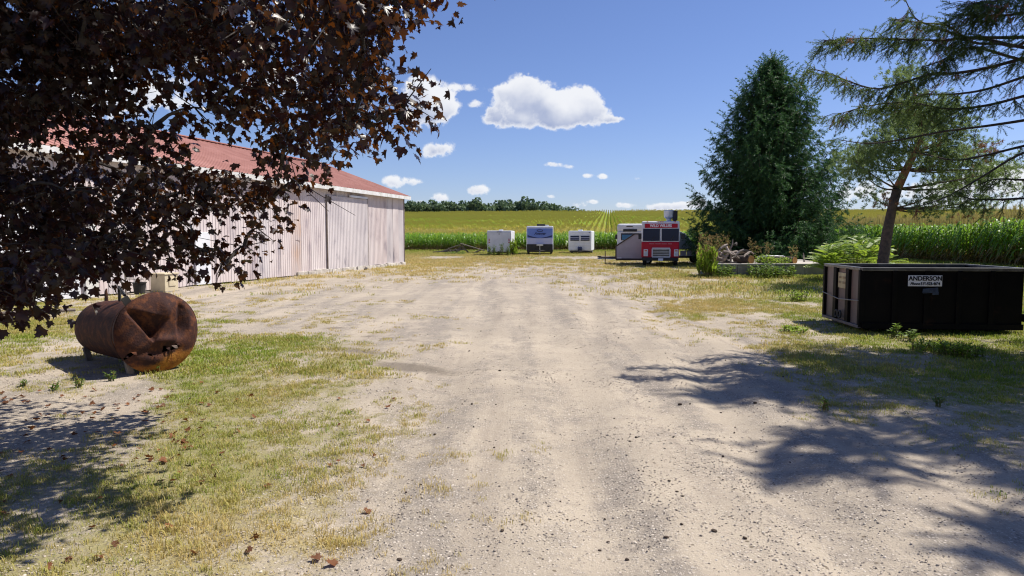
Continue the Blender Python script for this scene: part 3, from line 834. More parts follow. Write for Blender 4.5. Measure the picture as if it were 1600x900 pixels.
for yy in (.05, .68, 1.38, DDp - .05):
    box('gate_post', M['dump'], dump, (-.005, yy, (DH + zb) / 2), (.10, .10 if yy in (.05, DDp - .05) else .17, DH - zb - .03), bevel=.01)
mb = MB()
for yy in (.02, DDp - .02): mb.box((DWd / 2, yy, DH), (DWd + .06, .11, .07))
for xx in (.0, DWd): mb.box((xx, DDp / 2, DH + .002), (.10, DDp - .07, .064))
M['dump_rim'] = mk('worn_rim_steel', (.07, .065, .06), (.15, .14, .13), .38, 5, spec=.7)
mb.build('top_rim', M['dump_rim'], dump, bevel=.008)
for q in range(1, 5):
    box('side_rib', M['dump'], dump, (DWd * q / 5, -.012, (DH + zb) / 2), (.10, .06, DH - zb - .06), bevel=.008)
box('bottom_rail', M['dump'], dump, (DWd / 2, -.005, zb + .05), (DWd, .09, .12), bevel=.008)
box('gate_sill', M['dump_end'], dump, (-.02, DDp / 2, zb + .02), (.09, DDp - .04, .06), bevel=.008)
for xx in (.35, DWd - .35):
    for yy in (.3, DDp - .3):
        MB().tube([(xx, yy - .09, .10), (xx, yy + .09, .10)], .10, 14).build('roller', M['black_metal'], dump)
mb = MB(); mb.tube([(-.07, .02, DH * .50), (-.08, DDp / 2, DH * .46), (-.07, DDp - .02, DH * .52)], .012, 6); mb.build('gate_cable', M['dump_rim'], dump)
mb = MB()
for s_ in (-1, 1):
    mb.tube([(-.09, 1.03 + s_ * .09 + .075 * math.cos(t_), .27 + .075 * math.sin(t_)) for t_ in np.linspace(0, 2 * math.pi, 13)], .022, 6, caps=False)
mb.build('hook', M['black_metal'], dump)
box('hinge_bracket', M['dump'], dump, (DWd + .06, .0, .33), (.10, .1, .16), bevel=.01)
py0 = -.045
M['plate_yellow'] = mk('faded_yellow_plate', (.50, .44, .26), (.40, .33, .2), .6, 5)
yp = box('placard', M['plate_yellow'], dump, (.004, 1.03, DH - .30), (.035, .50, .34), bevel=.005)
yp['label'] = 'faded yellow placard'
M['ink_faint'] = mk('faded_ink', (.30, .22, .14), (.26, .2, .13), .7)
mb = MB()
for r_ in range(2):
    for q in range(8):
        if q != 4: mb.box((-.016, .84 + q * .054, DH - .235 - r_ * .11), (.006, .034, .05))
mb.build('faded_print', M['ink_faint'], yp)
sw = 50 / F * p0.y; sh_ = 17 / F * p0.y
sc_ = at(1439, 438, p0.y); sx_ = sc_.x - p0.x; sz_ = sc_.z
M['sign_white'] = mk('sign_white', (.80, .80, .86), (.74, .74, .8), .5, 3)
sg = box('sign', M['sign_white'], dump, (sx_, -.052, sz_), (sw, .02, sh_), bevel=.003)
sg['label'] = 'white sign with black lettering'
M['ink'] = mk('black_ink', (.01, .01, .015), (.012, .012, .018), .6)
text('lettering', 'ANDERSON', .125, (sx_, -.066, sz_ + .045), M['ink'], sg, bold=.004, sx=.98)
text('lettering', 'Phone', .075, (sx_ - .20, -.066, sz_ - .062), M['ink'], sg, bold=.002, shear=.3)
text('lettering', '519-523-4694', .082, (sx_ + .10, -.066, sz_ - .062), M['ink'], sg, bold=.003, sx=.82)
M['decal_blue'] = mk('blue_grey_decal', (.045, .07, .13), (.02, .03, .06), .5, 9)
mb = MB(); mb.box((sx_ + .12, -.046, sz_ - .20), (.30, .012, .10), ry=-.1); mb.box((sx_ + .22, -.0475, sz_ - .26), (.12, .012, .06)); mb.box((sx_ + .02, -.0485, sz_ - .23), (.12, .012, .05))
mb.build('decal', M['decal_blue'], dump, bevel=.01)

# ------------------------------------------------------------------ vehicles
def wheel(parent, c, r=.38, w=.22, ax='x', rim=True):
    d = Vector((w / 2, 0, 0)) if ax == 'x' else Vector((0, w / 2, 0))
    c = Vector(c)
    pts = [c - d, c - d * .7, c + d * .7, c + d]
    t_ = MB().tube(pts, [r * .9, r, r, r * .9], 20).build('wheel', M['rubber'], parent, smooth=False)
    if rim:
        e = d * 1.04
        MB().tube([c - e, c + e], r * .55, 14).build('rim', M['galv'], t_)
    return t_

# food truck (faces the camera: local -y is the front)
tp = gnd(1031, 416.2)
TW = 58 / F * tp.y; TH = at(1031, 345.5, tp.y).z
truck = thing('food_truck', 'red and white food truck parked facing the drive', 'food truck', tp, R(-12.3))
def px(u): return (u - 1031) / F * tp.y
def pz(v): return at(1031, v, tp.y).z
LZ = pz(378); BZ = pz(402.5)
TLn = 6.2
body = MB(); body.box((0, TLn / 2, (LZ + TH) / 2), (TW, TLn, TH - LZ)); body.build('upper_body', M['white_paint'], truck, bevel=.10, seg=3)
lo = MB(); lo.box((0, TLn / 2 - .05, (LZ + BZ) / 2), (TW - .02, TLn + .06, LZ - BZ)); lo.build('lower_body', M['red_paint'], truck, bevel=.06, seg=3)
for (ua, ub) in ((1004.5, 1030.3), (1033.0, 1059.0)):
    xa, xb = px(ua), px(ub); za, zb_ = pz(376.5), pz(357.2)
    fr = box('windshield_frame', M['white_paint'], truck, ((xa + xb) / 2, -.015, (za + zb_) / 2), (xb - xa + .10, .05, zb_ - za + .10), bevel=.02)
    box('windshield', M['dark_glass'], fr, ((xa + xb) / 2, -.045, (za + zb_) / 2), (xb - xa, .03, zb_ - za), bevel=.03)
    wm = MB().tube([((xa + xb) / 2, -.07, za - .02), ((xa + xb) / 2 + .25, -.07, za + .35)], .012, 5).build('wiper', M['black_metal'], fr)
sb = box('sign_board', M['red_paint'], truck, (px(1032), -.03, pz(352.8)), (px(1057) - px(1007), .05, pz(349.5) - pz(356)), bevel=.01)
sb['label'] = 'red name board above the windshield'
text('lettering', 'WILD WILLIES', .26, (px(1031.5), -.062, pz(352.8)), M['sign_white'], sb, bold=.008, sx=.86)
mb = MB()
for q in range(22):
    if q % 6 != 5: mb.box((px(1015) + q * (px(1048) - px(1015)) / 21, -.088, pz(381)), (.045, .008, .035))
M['ink_pale'] = mk('pale_pink_ink', (.55, .35, .4), (.5, .3, .35), .6)
mb.build('small_lettering', M['ink_pale'], truck)
gx0, gx1 = px(1019), px(1046); gz0, gz1 = pz(401.8), pz(387.8)
gr = box('grille', M['black_metal'], truck, ((gx0 + gx1) / 2, -.095, (gz0 + gz1) / 2), (gx1 - gx0 - .06, .04, gz1 - gz0 - .06))
mb = MB(); mb.box(((gx0 + gx1) / 2, -.11, gz1), (gx1 - gx0, .06, .07)); mb.box(((gx0 + gx1) / 2, -.11, gz0), (gx1 - gx0, .06, .07))
mb.box((gx0, -.112, (gz0 + gz1) / 2), (.07, .056, gz1 - gz0 - .07)); mb.box((gx1, -.112, (gz0 + gz1) / 2), (.07, .056, gz1 - gz0 - .07))
mb.build('grille_frame', M['white_paint'], truck, bevel=.01)
for q in range(5):
    box('slat', M['chrome'], gr, ((gx0 + gx1) / 2, -.12, gz0 + (q + .6) * (gz1 - gz0) / 5.4), (gx1 - gx0 - .09, .03, .055))
for uc in (1009.2, 1055.4):
    hl = box('headlight', M['white_paint'], truck, (px(uc), -.10, pz(395)), (.28, .06, .46), bevel=.02)
    MB().tube([(px(uc), -.15, pz(396.5)), (px(uc), -.12, pz(396.5))], .10, 16).build('lens', M['lens'], hl)
    box('turn_signal', M['amber'], hl, (px(uc), -.135, pz(391.8)), (.16, .03, .07))
box('bumper', M['black_metal'], truck, (0, -.16, pz(404.8)), (TW - .08, .18, .22), bevel=.03)
box('licence_plate', M['sign_white'], truck, (px(1032), -.265, pz(405.5)), (.32, .015, .17), bevel=.005)
mb = MB(); mb.box((0, TLn / 2, BZ - .08), (TW - .5, TLn - .5, .2)); mb.build('chassis', M['black_metal'], truck)
for wx in (-TW / 2 + .22, TW / 2 - .22):
    for wy in (.75, TLn - 1.3): wheel(truck, (wx, wy, .40), .40, .26)
for s_, uc in ((-1, 999.8), (1, 1065.3)):
    mr_ = box('mirror', M['black_metal'], truck, (px(uc), .12, pz(369.8)), (.22, .10, .34), bevel=.03)
    MB().tube([(s_ * TW / 2, .2, pz(366)), (px(uc), .14, pz(367))], .015, 6).build('mirror_arm', M['black_metal'], mr_)
for uc in (1011, 1027.5, 1031, 1034.5, 1053):
    box('marker_light', M['amber'], truck, (px(uc), .05, pz(346.6)), (.10, .12, .06), bevel=.01)
# roof fan and vent box
fan = MB().lathe([(.16, TH - .03), (.17, TH + .18), (.33, TH + .30), (.36, TH + .72), (.30, TH + .78), (.0, TH + .78)], (px(1044), 1.8, 0), 20).build('roof_fan', M['galv'], truck)
fan['label'] = 'white exhaust fan hood on the roof'
bb = box('vent_box', M['black_metal'], truck, (px(1053.4), 1.8, TH + .42), (.34, .4, .66), bevel=.02)
MB().box((px(1053), 1.8, TH + .05), (.2, .3, .12)).build('vent_base', M['black_metal'], bb)
box('side_window', M['dark_glass'], truck, (TW / 2 + .01, 1.2, (pz(376) + pz(358)) / 2), (.03, 1.0, .7), bevel=.01)
box('serving_hatch', M['galv'], truck, (-TW / 2 - .01, 3.4, 1.9), (.03, 2.2, 1.0), bevel=.01)

# grey enclosed trailer with a sloping nose, tongue to the left
gp = gnd(962, 413.4)
gt = thing('slope_nosed_trailer', 'grey enclosed trailer with a sloping nose beside the red truck', 'trailer', gp, R(-9.5))
sx = 1 / F * gp.y
def gz(v): return at(962, v, gp.y).z
L_ = 3.3
poly = [(0, gz(404.5)), (L_, gz(404.5)), (L_, gz(365.5)), (28.5 * sx, gz(365.5)), (0, gz(384.6))]
M['trailer_grey'] = mk('grey_brown_panel', (.46, .43, .45), (.40, .37, .39), .55, 1.2)
MB().prism(poly, 0, 2.0).build('body', M['trailer_grey'], gt)
M['trim_dark'] = mk('dark_brown_trim', (.05, .035, .03), (.07, .05, .04), .6)
mb = MB()
for (a_, b_) in ((poly[4], poly[3]), (poly[0], poly[4]), (poly[3], poly[2]), (poly[0], poly[1])):
    mb.tube([(a_[0], -.01, a_[1]), (b_[0], -.01, b_[1])], .055, 4)
mb.build('edge_trim', M['trim_dark'], gt)
mb = MB(); mb.tube([(-27 * sx, .95, .50), (1.5, .95, .50)], .05, 6); mb.tube([(-22 * sx, .95, .48), (.5, .1, .44)], .04, 6); mb.tube([(-22 * sx, .95, .48), (.5, 1.8, .44)], .04, 6)
mb.build('tongue', M['trim_dark'], gt)
MB().tube([(-17 * sx, .88, .0), (-17 * sx, .88, .95)], .035, 6).build('jack', M['trim_dark'], gt)
MB().box((-17 * sx, .88, .01), (.2, .2, .03)).build('jack_foot', M['trim_dark'], gt)
box('coupler', M['black_metal'], gt, (-26.5 * sx, .95, .52), (.25, .12, .12), bevel=.02)
for yy in (.12, 1.88): wheel(gt, (2.2, yy, .32), .32, .2, 'y')
box('frame_rail', M['trim_dark'], gt, (1.65, .05, gz(405.5)), (3.3, .1, .12))
box('corner_marker', M['sign_white'], gt, (.25, -.02, gz(403)), (.3, .02, .06))

# white shuttle bus behind the grey trailer
bp = Vector((184 / F * 60, 60, 0))
bus = thing('shuttle_bus', 'white rounded shuttle bus half hidden behind the slope nosed trailer', 'bus', bp, R(-10))
by = lambda v: at(984, v, 60).z
bx = lambda u: (u - 984) / F * 60
BWd = 2.25; BT = by(349.5)
MB().box((0, 3.5, (by(362) + BT) / 2), (BWd, 7, BT - by(362))).build('roof_cap', M['white_paint'], bus, bevel=.22, seg=4)
MB().box((0, 3.45, (by(362) + .45) / 2 + .01), (BWd - .03, 6.9, by(362) - .45 + .06)).build('body', M['white_paint'], bus, bevel=.08, seg=3)
box('destination_sign', M['black_metal'], bus, (bx(983.8), -.03, by(359.9)), (bx(994.5) - bx(973.2), .06, by(358) - by(361.9)), bevel=.02)
M['blue_glass'] = glass('blue_glass', (.05, .16, .30), .08)
ws_ = box('windshield_frame', M['black_metal'], bus, (bx(984), -.01, by(370)), (bx(998) - bx(970), .08, by(364.5) - by(375.5)), bevel=.05)
box('windshield', M['blue_glass'], ws_, (bx(984), -.045, by(370.6)), (bx(996.5) - bx(971.5), .05, by(366.5) - by(374.5)), bevel=.05)
box('roof_marker', M['trim_dark'], bus, (bx(983), -.01, by(353.9)), (.55, .04, .08), bevel=.01)
box('bumper', M['black_metal'], bus, (0, -.1, .55), (BWd, .2, .22), bevel=.03)
for uc in (968, 1000):
    hl = box('headlight', M['lens'], bus, (bx(uc), -.03, by(380)), (.28, .06, .2), bevel=.03)
box('grille', M['black_metal'], bus, (0, -.02, by(381)), (.9, .06, .3), bevel=.02)
box('mirror', M['black_metal'], bus, (bx(962.8), .1, by(370)), (.22, .12, .4), bevel=.03)
box('mirror', M['black_metal'], bus, (bx(1005), .1, by(370)), (.22, .12, .4), bevel=.03)
for wx in (-.95, .95):
    for wy in (.9, 5.3): wheel(bus, (wx, wy, .4), .4, .25)

# cargo trailer (rear faces the camera)
cp = gnd(780, 399.4)
ct = thing('cargo_trailer', 'white box trailer with weeds round its foot, leftmost of the parked trailers', 'trailer', cp, R(-4.5))
cu = lambda u: (u - 780) / F * cp.y
cz = lambda v: at(780, v, cp.y).z
CW = cu(799) - cu(761); CT = cz(360.3)
MB().box((0, 2.3, (CT + .38) / 2), (CW, 4.6, CT - .38)).build('body', M['white_paint'], ct, bevel=.07, seg=3)
box('rear_door', M['white_paint'], ct, (0, -.02, (CT + .40) / 2 - .08), (CW - .30, .04, CT - .72), bevel=.01)
mb = MB(); mb.box((0, -.03, CT - .22), (CW - .1, .05, .06)); mb.box((-CW / 2 + .06, -.03, (CT - .2 + .38) / 2), (.07, .05, CT - .62)); mb.box((CW / 2 - .06, -.03, (CT - .2 + .38) / 2), (.07, .05, CT - .62))
mb.build('door_frame', M['galv'], ct)
box('roof_vent', M['white_dirty'], ct, (.05, 1.5, CT + .06), (.42, .42, .14), bevel=.03)
box('top_marker', M['trim_dark'], ct, (0, -.05, CT - .14), (.5, .03, .05))
box('latch', M['chrome'], ct, (0, -.06, CT - .34), (.10, .04, .16))
for s_ in (-1, 1):
    for q in range(3):
        box('tail_light', M['tail_red'], ct, (s_ * (CW / 2 - .24), -.05, 1.35 + q * .17), (.15, .03, .08), bevel=.01)
for s_ in (-1, 1):
    for yy in (2.1, 3.0): wheel(ct, (s_ * (CW / 2 - .1), yy, .35), .35, .2)
box('underframe', M['black_metal'], ct, (0, 2.2, .34), (CW - .3, 4.4, .12))

# travel trailer, front towards the camera
vp = gnd(843.5, 398.6)
vt = thing('travel_trailer', 'travel trailer with blue upper front and black skirt', 'trailer', vp, R(-2.6))
vu = lambda u: (u - 843.5) / F * vp.y
vz = lambda v: at(843.5, v, vp.y).z
VW = vu(864.2) - vu(822.6); VT = vz(353.2)
MB().box((0, 3.3, (VT + .5) / 2), (VW, 6.6, VT - .5)).build('body', M['white_paint'], vt, bevel=.10, seg=3)
M['blue_panel'] = mk('blue_front_panel', (.13, .21, .55), (.17, .25, .56), .3, .6)
M['lav_panel'] = mk('pale_lavender_panel', (.46, .48, .68), (.52, .53, .70), .35, .6)
box('front_panel', M['blue_panel'], vt, (0, -.03, (vz(357) + vz(372)) / 2), (VW - .12, .05, vz(357) - vz(372)), bevel=.02)
box('lower_front_panel', M['lav_panel'], vt, (0, -.035, (vz(372) + vz(381.5)) / 2), (VW - .12, .05, vz(372) - vz(381.5) - .01), bevel=.02)
box('stone_guard', M['black_metal'], vt, (0, -.06, (vz(381.7) + vz(393.8)) / 2), (VW - .08, .12, vz(381.7) - vz(393.8)), bevel=.03)
mb = MB()
arc = [(-VW / 2 + .1 + (VW - .2) * t_, -.065, vz(368.6) - .23 * math.sin(math.pi * t_)) for t_ in np.linspace(0, 1, 13)]
for i in range(12):
    wd0 = .07 * abs(1 - 2 * i / 12) + .015; wd1 = .07 * abs(1 - 2 * (i + 1) / 12) + .015
    a_, b_ = arc[i], arc[i + 1]
    mb.add([(a_[0], a_[1], a_[2] - wd0), (b_[0], b_[1], b_[2] - wd1), (b_[0], b_[1], b_[2] + wd1), (a_[0], a_[1], a_[2] + wd0)], [(0, 1, 2, 3)])
M['navy'] = mk('navy_print', (.015, .025, .09), (.02, .03, .10), .4)
mb.build('swoosh', M['navy'], vt)
mb = MB(); mb.tube([(.30 * math.cos(t_), -.062, vz(360.3) + .10 * math.sin(t_)) for t_ in np.linspace(0, 2 * math.pi, 21)], .035, 6, caps=False); mb.build('emblem', M['navy'], vt)
text('lettering', 'Avenger', .42, (.02, -.062, vz(364.9)), M['navy'], vt, bold=.012, shear=.3, sx=.85)
box('air_conditioner', M['black_metal'], vt, (.1, 2.2, VT + .12), (.9, .9, .26), bevel=.05)
box('roof_vent', M['white_paint'], vt, (.75, 2.6, VT + .08), (.4, .4, .16), bevel=.03)
box('battery_box', M['white_dirty'], vt, (0, -.3, vz(382.5)), (.7, .3, .2), bevel=.03)
mb = MB(); mb.tube([(-.7, 0, .5), (0, -1.3, .5)], .05, 6); mb.tube([(.7, 0, .5), (0, -1.3, .5)], .05, 6); mb.build('tongue', M['black_metal'], vt)
MB().tube([(0, -1.2, .04), (0, -1.2, 1.0)], .04, 8).build('jack', M['chrome'], vt)
for s_ in (-1, 1):
    for yy in (3.0, 3.95): wheel(vt, (s_ * (VW / 2 - .14), yy, .36), .36, .22)
    box('stabiliser', M['black_metal'], vt, (s_ * (VW / 2 - .25), .35, .27), (.14, .2, .54))

# small white trailer with two louvred windows
sp_ = gnd(906, 396.8)
st = thing('small_caravan', 'small white caravan with two louvred front windows, rightmost in the trailer row', 'caravan', sp_, R(-11))
su = lambda u: (u - 906) / F * sp_.y
sz = lambda v: at(906, v, sp_.y).z
SW = (su(923.5) - su(887.5)) * 1.0; ST = sz(360.6)
SB = sz(391.8)
MB().box((0, 2.1, (ST + SB) / 2), (SW, 4.2, ST - SB)).build('body', M['white_paint'], st, bevel=.10, seg=3)
for s_ in (-1, 1):
    xa = s_ * SW * .225
    fr = box('window_frame', M['white_dirty'], st, (xa, -.02, (sz(368.4) + sz(376.2)) / 2), (SW * .40, .05, sz(368.4) - sz(376.2) + .08), bevel=.01)
    box('pane', M['dark_glass'], fr, (xa, -.04, (sz(368.4) + sz(376.2)) / 2), (SW * .38, .04, sz(368.4) - sz(376.2)))
    for q in (1, 2):
        box('louvre', M['lav_panel'], fr, (xa, -.065, sz(376.2) + q * (sz(368.4) - sz(376.2)) / 3), (SW * .38, .03, .045))
mb = MB()
for q in range(7): mb.box((0, -.008, SB + .15 + q * .16), (SW - .22, .02, .025))
mb.build('siding_bead', M['white_dirty'], st)
box('roof_vent', M['white_paint'], st, (-.1, 1.6, ST + .07), (.45, .45, .16), bevel=.03)
box('marker_light', M['trim_dark'], st, (SW / 2 - .25, -.02, ST - .2), (.12, .04, .06))
mb = MB(); mb.tube([(-.6, 0, SB - .04), (0, -1.1, SB - .02)], .045, 6); mb.tube([(.6, 0, SB - .04), (0, -1.1, SB - .02)], .045, 6); mb.build('tongue', M['black_metal'], st)
for xx in (-.09, .13): MB().lathe([(0, SB), (.13, SB + .02), (.14, SB + .38), (.07, SB + .46), (0, SB + .5)], (xx, -.35, 0), 12).build('gas_bottle', M['navy'], st, smooth=True)
box('chassis', M['black_metal'], st, (0, 2.1, SB - .09), (SW - .25, 4.1, .14))
for s_ in (-1, 1): wheel(st, (s_ * (SW / 2 - .15), 2.3, .33), .33, .2)
MB().tube([(0, -1.0, .02), (0, -1.0, SB + .1)], .035, 8).build('jack', M['black_metal'], st)

# low flatbed trailer and a tarped load right of the truck
fp = Vector((at(1062, 400, 50).x, 50, 0))
ft = thing('flatbed_trailer', 'low flatbed trailer with pale side panels to the right of the red truck', 'trailer', fp, 0.)
fz_ = lambda v: at(1062, v, 50).z
for q in range(3): box('side_panel', M['white_dirty'], ft, (.25 + q * .47, 0, (fz_(391.5) + fz_(400)) / 2), (.43, .05, .38), bevel=.01)
box('deck', M['trim_dark'], ft, (.9, 1.0, fz_(401.6)), (2.7, 2.0, .14))
for yy in (.15, 1.85): wheel(ft, (1.5, yy, .3), .3, .2, 'y')
M['tarp'] = mk('grey_tarp', (.33, .40, .40), (.26, .32, .33), .6, 1.5, bump=.4, bscale=4)
poly = [(-.35, fz_(390.5)), (1.35, fz_(388.5)), (.95, fz_(377)), (.45, fz_(365)), (.1, fz_(361.5)), (-.35, fz_(361.5))]
tl_ = MB().prism(poly, .2, 1.8).build('tarped_load', M['tarp'], None, bevel=.08)
tl_.location = fp; tag(tl_, 'pale grey tarped load on the flatbed, sloping down to the right', 'tarped load')

# tilted old plank ramp near the corn
rp = gnd(722, 396.2)
ramp = thing('plank_ramp', 'collapsed grey plank ramp lying in the weeds between barn and trailers', 'ramp', rp, R(4))
ru = lambda u: (u - 722) / F * rp.y
rz_ = lambda v: at(722, v, rp.y).z
for q in range(5):
    y0 = q * .42
    mb = MB(); a_ = Vector((ru(719), y0, rz_(380.5))); b_ = Vector((ru(757), y0, rz_(391.8)))
    c_ = (a_ + b_) / 2; ln = (b_ - a_).length
    mb.box(c_, (ln * random.uniform(.94, 1.02), .36, .09), ry=math.atan2(-(b_.z - a_.z), b_.x - a_.x)); mb.build('plank', M['wood_grey'], ramp, bevel=.01)
for q in range(4):
    y0 = .1 + q * .45
    a_ = Vector((ru(722), y0, rz_(381.5))); b_ = Vector((ru(700), y0, rz_(389)))
    mb = MB(); mb.box((a_ + b_) / 2, ((b_ - a_).length, .3, .09), ry=math.atan2(-(a_.z - b_.z), a_.x - b_.x)); mb.build('plank', M['wood_grey'], ramp, bevel=.01)
for (ua, va, ub, vb) in ((712, 396, 722, 383), (733, 396, 722, 384), (740, 396, 752, 390), (706, 396, 700, 388)):
    MB().tube([(ru(ua), .2, max(0, rz_(va))), (ru(ub), .3, rz_(vb))], .10, 6).build('brace', M['wood_grey'], ramp)
for q in range(6):
    a_ = gnd(688 + q * 5, 395.6 - q * .2)
    lg = MB().tube([(-.9, 0, .10), (0, .05, .13 + .1 * (q % 3)), (.95, 0, .22 + .15 * (q % 2))], [.09, .11, .08], 7).build('old_branch', M['bark_maple'])
    lg.location = a_; lg.rotation_euler = (0, 0, random.uniform(-.5, .5))
    tag(lg, 'grey fallen branch lying left of the plank ramp', 'branch', 'branches heaped beside the plank ramp')

# ------------------------------------------------------------------ concrete pad and what lies on it
PD = gnd(1200, 433.5).y
pL, pR = at(1100, 434, PD).x, at(1310, 433, PD).x
PT = at(1200, 414.0, PD).z
pad = thing('concrete_pad', 'raised old concrete slab with a gravelly top in front of the dark spruce', 'concrete pad', (pL, PD, 0), 0.)
PW = pR - pL
nb = 4
for q in range(nb):
    MB().box((PW * (q + .5) / nb, .12, PT / 2 - .05), (PW / nb - .02, .24, PT + .08)).build('retaining_block', M['concrete'], pad, bevel=.015)
mb = MB(); q4 = [(.03, .25), (PW - .03, .25), (PW + 1.6, 8.1), (2.5, 8.1)]
mb.add([(x, y, -.1) for x, y in q4] + [(x, y, PT) for x, y in q4], [(3, 2, 1, 0), (4, 5, 6, 7), (0, 1, 5, 4), (1, 2, 6, 5), (2, 3, 7, 6), (3, 0, 4, 7)])
mb.build('fill', M['concrete'], pad)
M['cap'] = mk('pale_concrete_cap', (.50, .46, .40), (.42, .38, .33), .9, 2, bump=.3, bscale=30)
MB().box((PW / 2, .14, PT + .03), (PW + .04, .34, .07)).build('coping', M['cap'], pad, bevel=.012)
MB().box((PW * .82, 2.4, PT + .005), (PW * .36, 4.0, .04)).build('slab_top', M['cap'], pad)
def padat(u, v, dy): return at(u, v, PD + dy)
def log(name, label, u0, v0, u1, v1, dy0, dy1, r, cat='log'):
    a_ = padat(u0, v0, dy0); b_ = padat(u1, v1, dy1)
    a_.z = PT + r + .03; b_.z = PT + r + .03
    t_ = thing(name, label, cat, a_)
    d = b_ - a_; n = d.normalized()
    MB().tube([d * q for q in (0, .25, .5, .75, 1)], [r, r * 1.03, r * .98, r * 1.02, r], 14).build('bark', M['bark_pine'], t_, smooth=False)
    MB().tube([d * 1.0, d * 1.0 + n * .012], r * .93, 14).build('cut_end', M['log_end'], t_)
    MB().tube([-n * .012, Vector((0, 0, 0))], r * .93, 14).build('cut_end', M['log_end'], t_)
log('cut_log', 'thick log with orange sawn end beside the driftwood heap', 1150, 404, 1174, 405, 1.6, .6, .21)
log('cut_log', 'long slim log with pale sawn end at the right of the pad', 1205, 404, 1242, 406, 2.2, .7, .17)
# heap of grey roots and branches
wm_ = bpy.data.materials
M['drift'] = mk('driftwood', (.36, .30, .26), (.20, .16, .14), .85, 5, bump=.4, bscale=20)
heap0 = padat(1148, 402, 1.0); heap0.z = PT
for q in range(26):
    u = random.uniform(1116, 1170); b_ = padat(u, 404, random.uniform(.4, 1.8)); b_.z = PT + .04
    hgt = .75 * math.exp(-((u - 1150) / 20) ** 2) + .15
    ln = random.uniform(.35, .9); an = random.uniform(0, 6.28)
    z0 = random.uniform(0, hgt)
    pts = [Vector((0, 0, 0))]
    d = Vector((math.cos(an), math.sin(an), random.uniform(-.2, .5)))
    for k in range(4):
        d = (d + Vector((random.uniform(-.5, .5), random.uniform(-.5, .5), random.uniform(-.5, .4)))).normalized()
        pts.append(pts[-1] + d * ln / 4)
    mn = min(pt.z for pt in pts)
    o = MB().tube(pts, [.07, .075, .06, .05, .025], 6).build('driftwood', M['drift'] if random.random() < .75 else M['bark_maple'])
    o.location = b_ + Vector((0, 0, z0 - mn + .05))
    tag(o, 'gnarled grey branch in the driftwood heap on the concrete pad', 'driftwood', 'driftwood heap on the concrete pad')
pb = padat(1141.5, 396, 1.4); pb.z = PT
o = MB().tube([(0, 0, 0), (.03, 0, .45), (-.03, 0, .75), (.08, 0, .95), (.1, 0, 1.25)], [.06, .05, .045, .04, .012], 7).build('snag', M['drift'], None)
o.location = pb; tag(o, 'upright crooked grey snag rising from the driftwood heap', 'snag')
pb = padat(1166.5, 400, 1.4); pb.z = PT
o = MB().tube([(0, 0, 0), (-.03, 0, .3), (.05, 0, .55)], [.05, .05, .03], 7).build('snag', M['drift'], None)
o.location = pb; tag(o, 'short grey stub standing behind the thick sawn log', 'snag')
pb = padat(1257, 400, 3.2); pb.z = PT
o = MB().tube([(0, 0, 0), (-.04, 0, .3), (-.06, 0, .5)], [.05, .04, .02], 7).build('snag', M['drift'], None)
o.location = pb; tag(o, 'pale short stick upright near the right end of the pad', 'snag')
# bent white tube rack
rk = padat(1188, 403, 2.2); rk.z = PT
rack = thing('tube_rack', 'bent white tubular frame lying on the pad behind the green weeds', 'frame', rk)
M['white_tube'] = mk('white_tube', (.75, .76, .78), (.62, .63, .66), .4, 5)
ru2 = lambda u: (u - 1188) / F * (PD + 2.2)
for q, (dy, ue) in enumerate(((0, 1229), (.45, 1226))):
    MB().tube([(0, dy, .05), (.02, dy, .30), (ru2(1200), dy, .36), (ru2(ue - 5), dy, .36), (ru2(ue - 1.5), dy, .30), (ru2(ue), dy, .02)], .03, 8).build('tube', M['white_tube'], rack, smooth=True)
for uu in (1206, 1214, 1220): MB().tube([(ru2(uu), 0, .36), (ru2(uu) + .3, .45, .08)], .024, 6).build('strut', M['white_tube'], rack)
bx_ = padat(1130, 406, .6); bx_.z = PT + .09
o = MB().box((0, 0, .05), (1.3, .16, .09)).build('timber', M['drift'], None, bevel=.01); o.location = bx_ + Vector((0, 0, -.05)); tag(o, 'pale squared timber lying along the left edge of the pad', 'timber')

# ------------------------------------------------------------------ plants: shared leaf shapes
def tri_fan(outline, centre, cz=0.):
    v = [(centre[0], centre[1], cz)] + [(x, y, 0.) for x, y in outline]
    n = len(outline)
    f = [(0, 1 + i, 1 + (i + 1) % n) for i in range(n)]
    return np.array(v, float), np.array(f)
half = [(.05, .02), (.36, -.07), (.33, .11), (.60, .28), (.44, .36), (.52, .57), (.27, .50), (.20, .64), (.25, .76), (.09, .80)]
outl = [(0, 0)] + half + [(0, 1.)] + [(-x, y) for x, y in half[::-1]]
MLV, MLF = tri_fan(outl, (0, .36), .0)
def leaf_form(fold, droop, curl, skew):
    v = MLV.copy()
    v[:, 0] += skew * v[:, 1] * (1 - v[:, 1]) * .6
    v[:, 2] = fold * np.abs(v[:, 0]) - droop * (v[:, 1] - .3) ** 2 + curl * np.sin(v[:, 0] * 5 + 1) * .12
    v[:, 0] *= 1 - .25 * abs(fold)
    return v
MLVS = [leaf_form(.12, .22, .3, .1), leaf_form(.5, .35, .6, -.3), leaf_form(-.3, .6, .8, .3), leaf_form(.8, .1, .4, .2), leaf_form(.25, .8, 1., -.1)]

def bez(a, b, c, n=8):
    return [a * (1 - t) ** 2 + b * 2 * t * (1 - t) + c * t * t for t in np.linspace(0, 1, n)]

# --- purple maple
MT = Vector((-8.2, 7.4, 0))
maple = thing('maple_tree', 'dark purple leaved maple overhanging the left of the yard', 'tree', MT)
mb = MB(); mb.tube([(0, 0, -.1), (.02, 0, .5), (.05, .03, 1.6), (.0, .05, 3.2), (-.1, .1, 5.0), (-.05, .1, 7.2)], [.33, .27, .24, .21, .14, .05], 14)
mb.build('trunk', M['bark_maple'], maple, smooth=True)
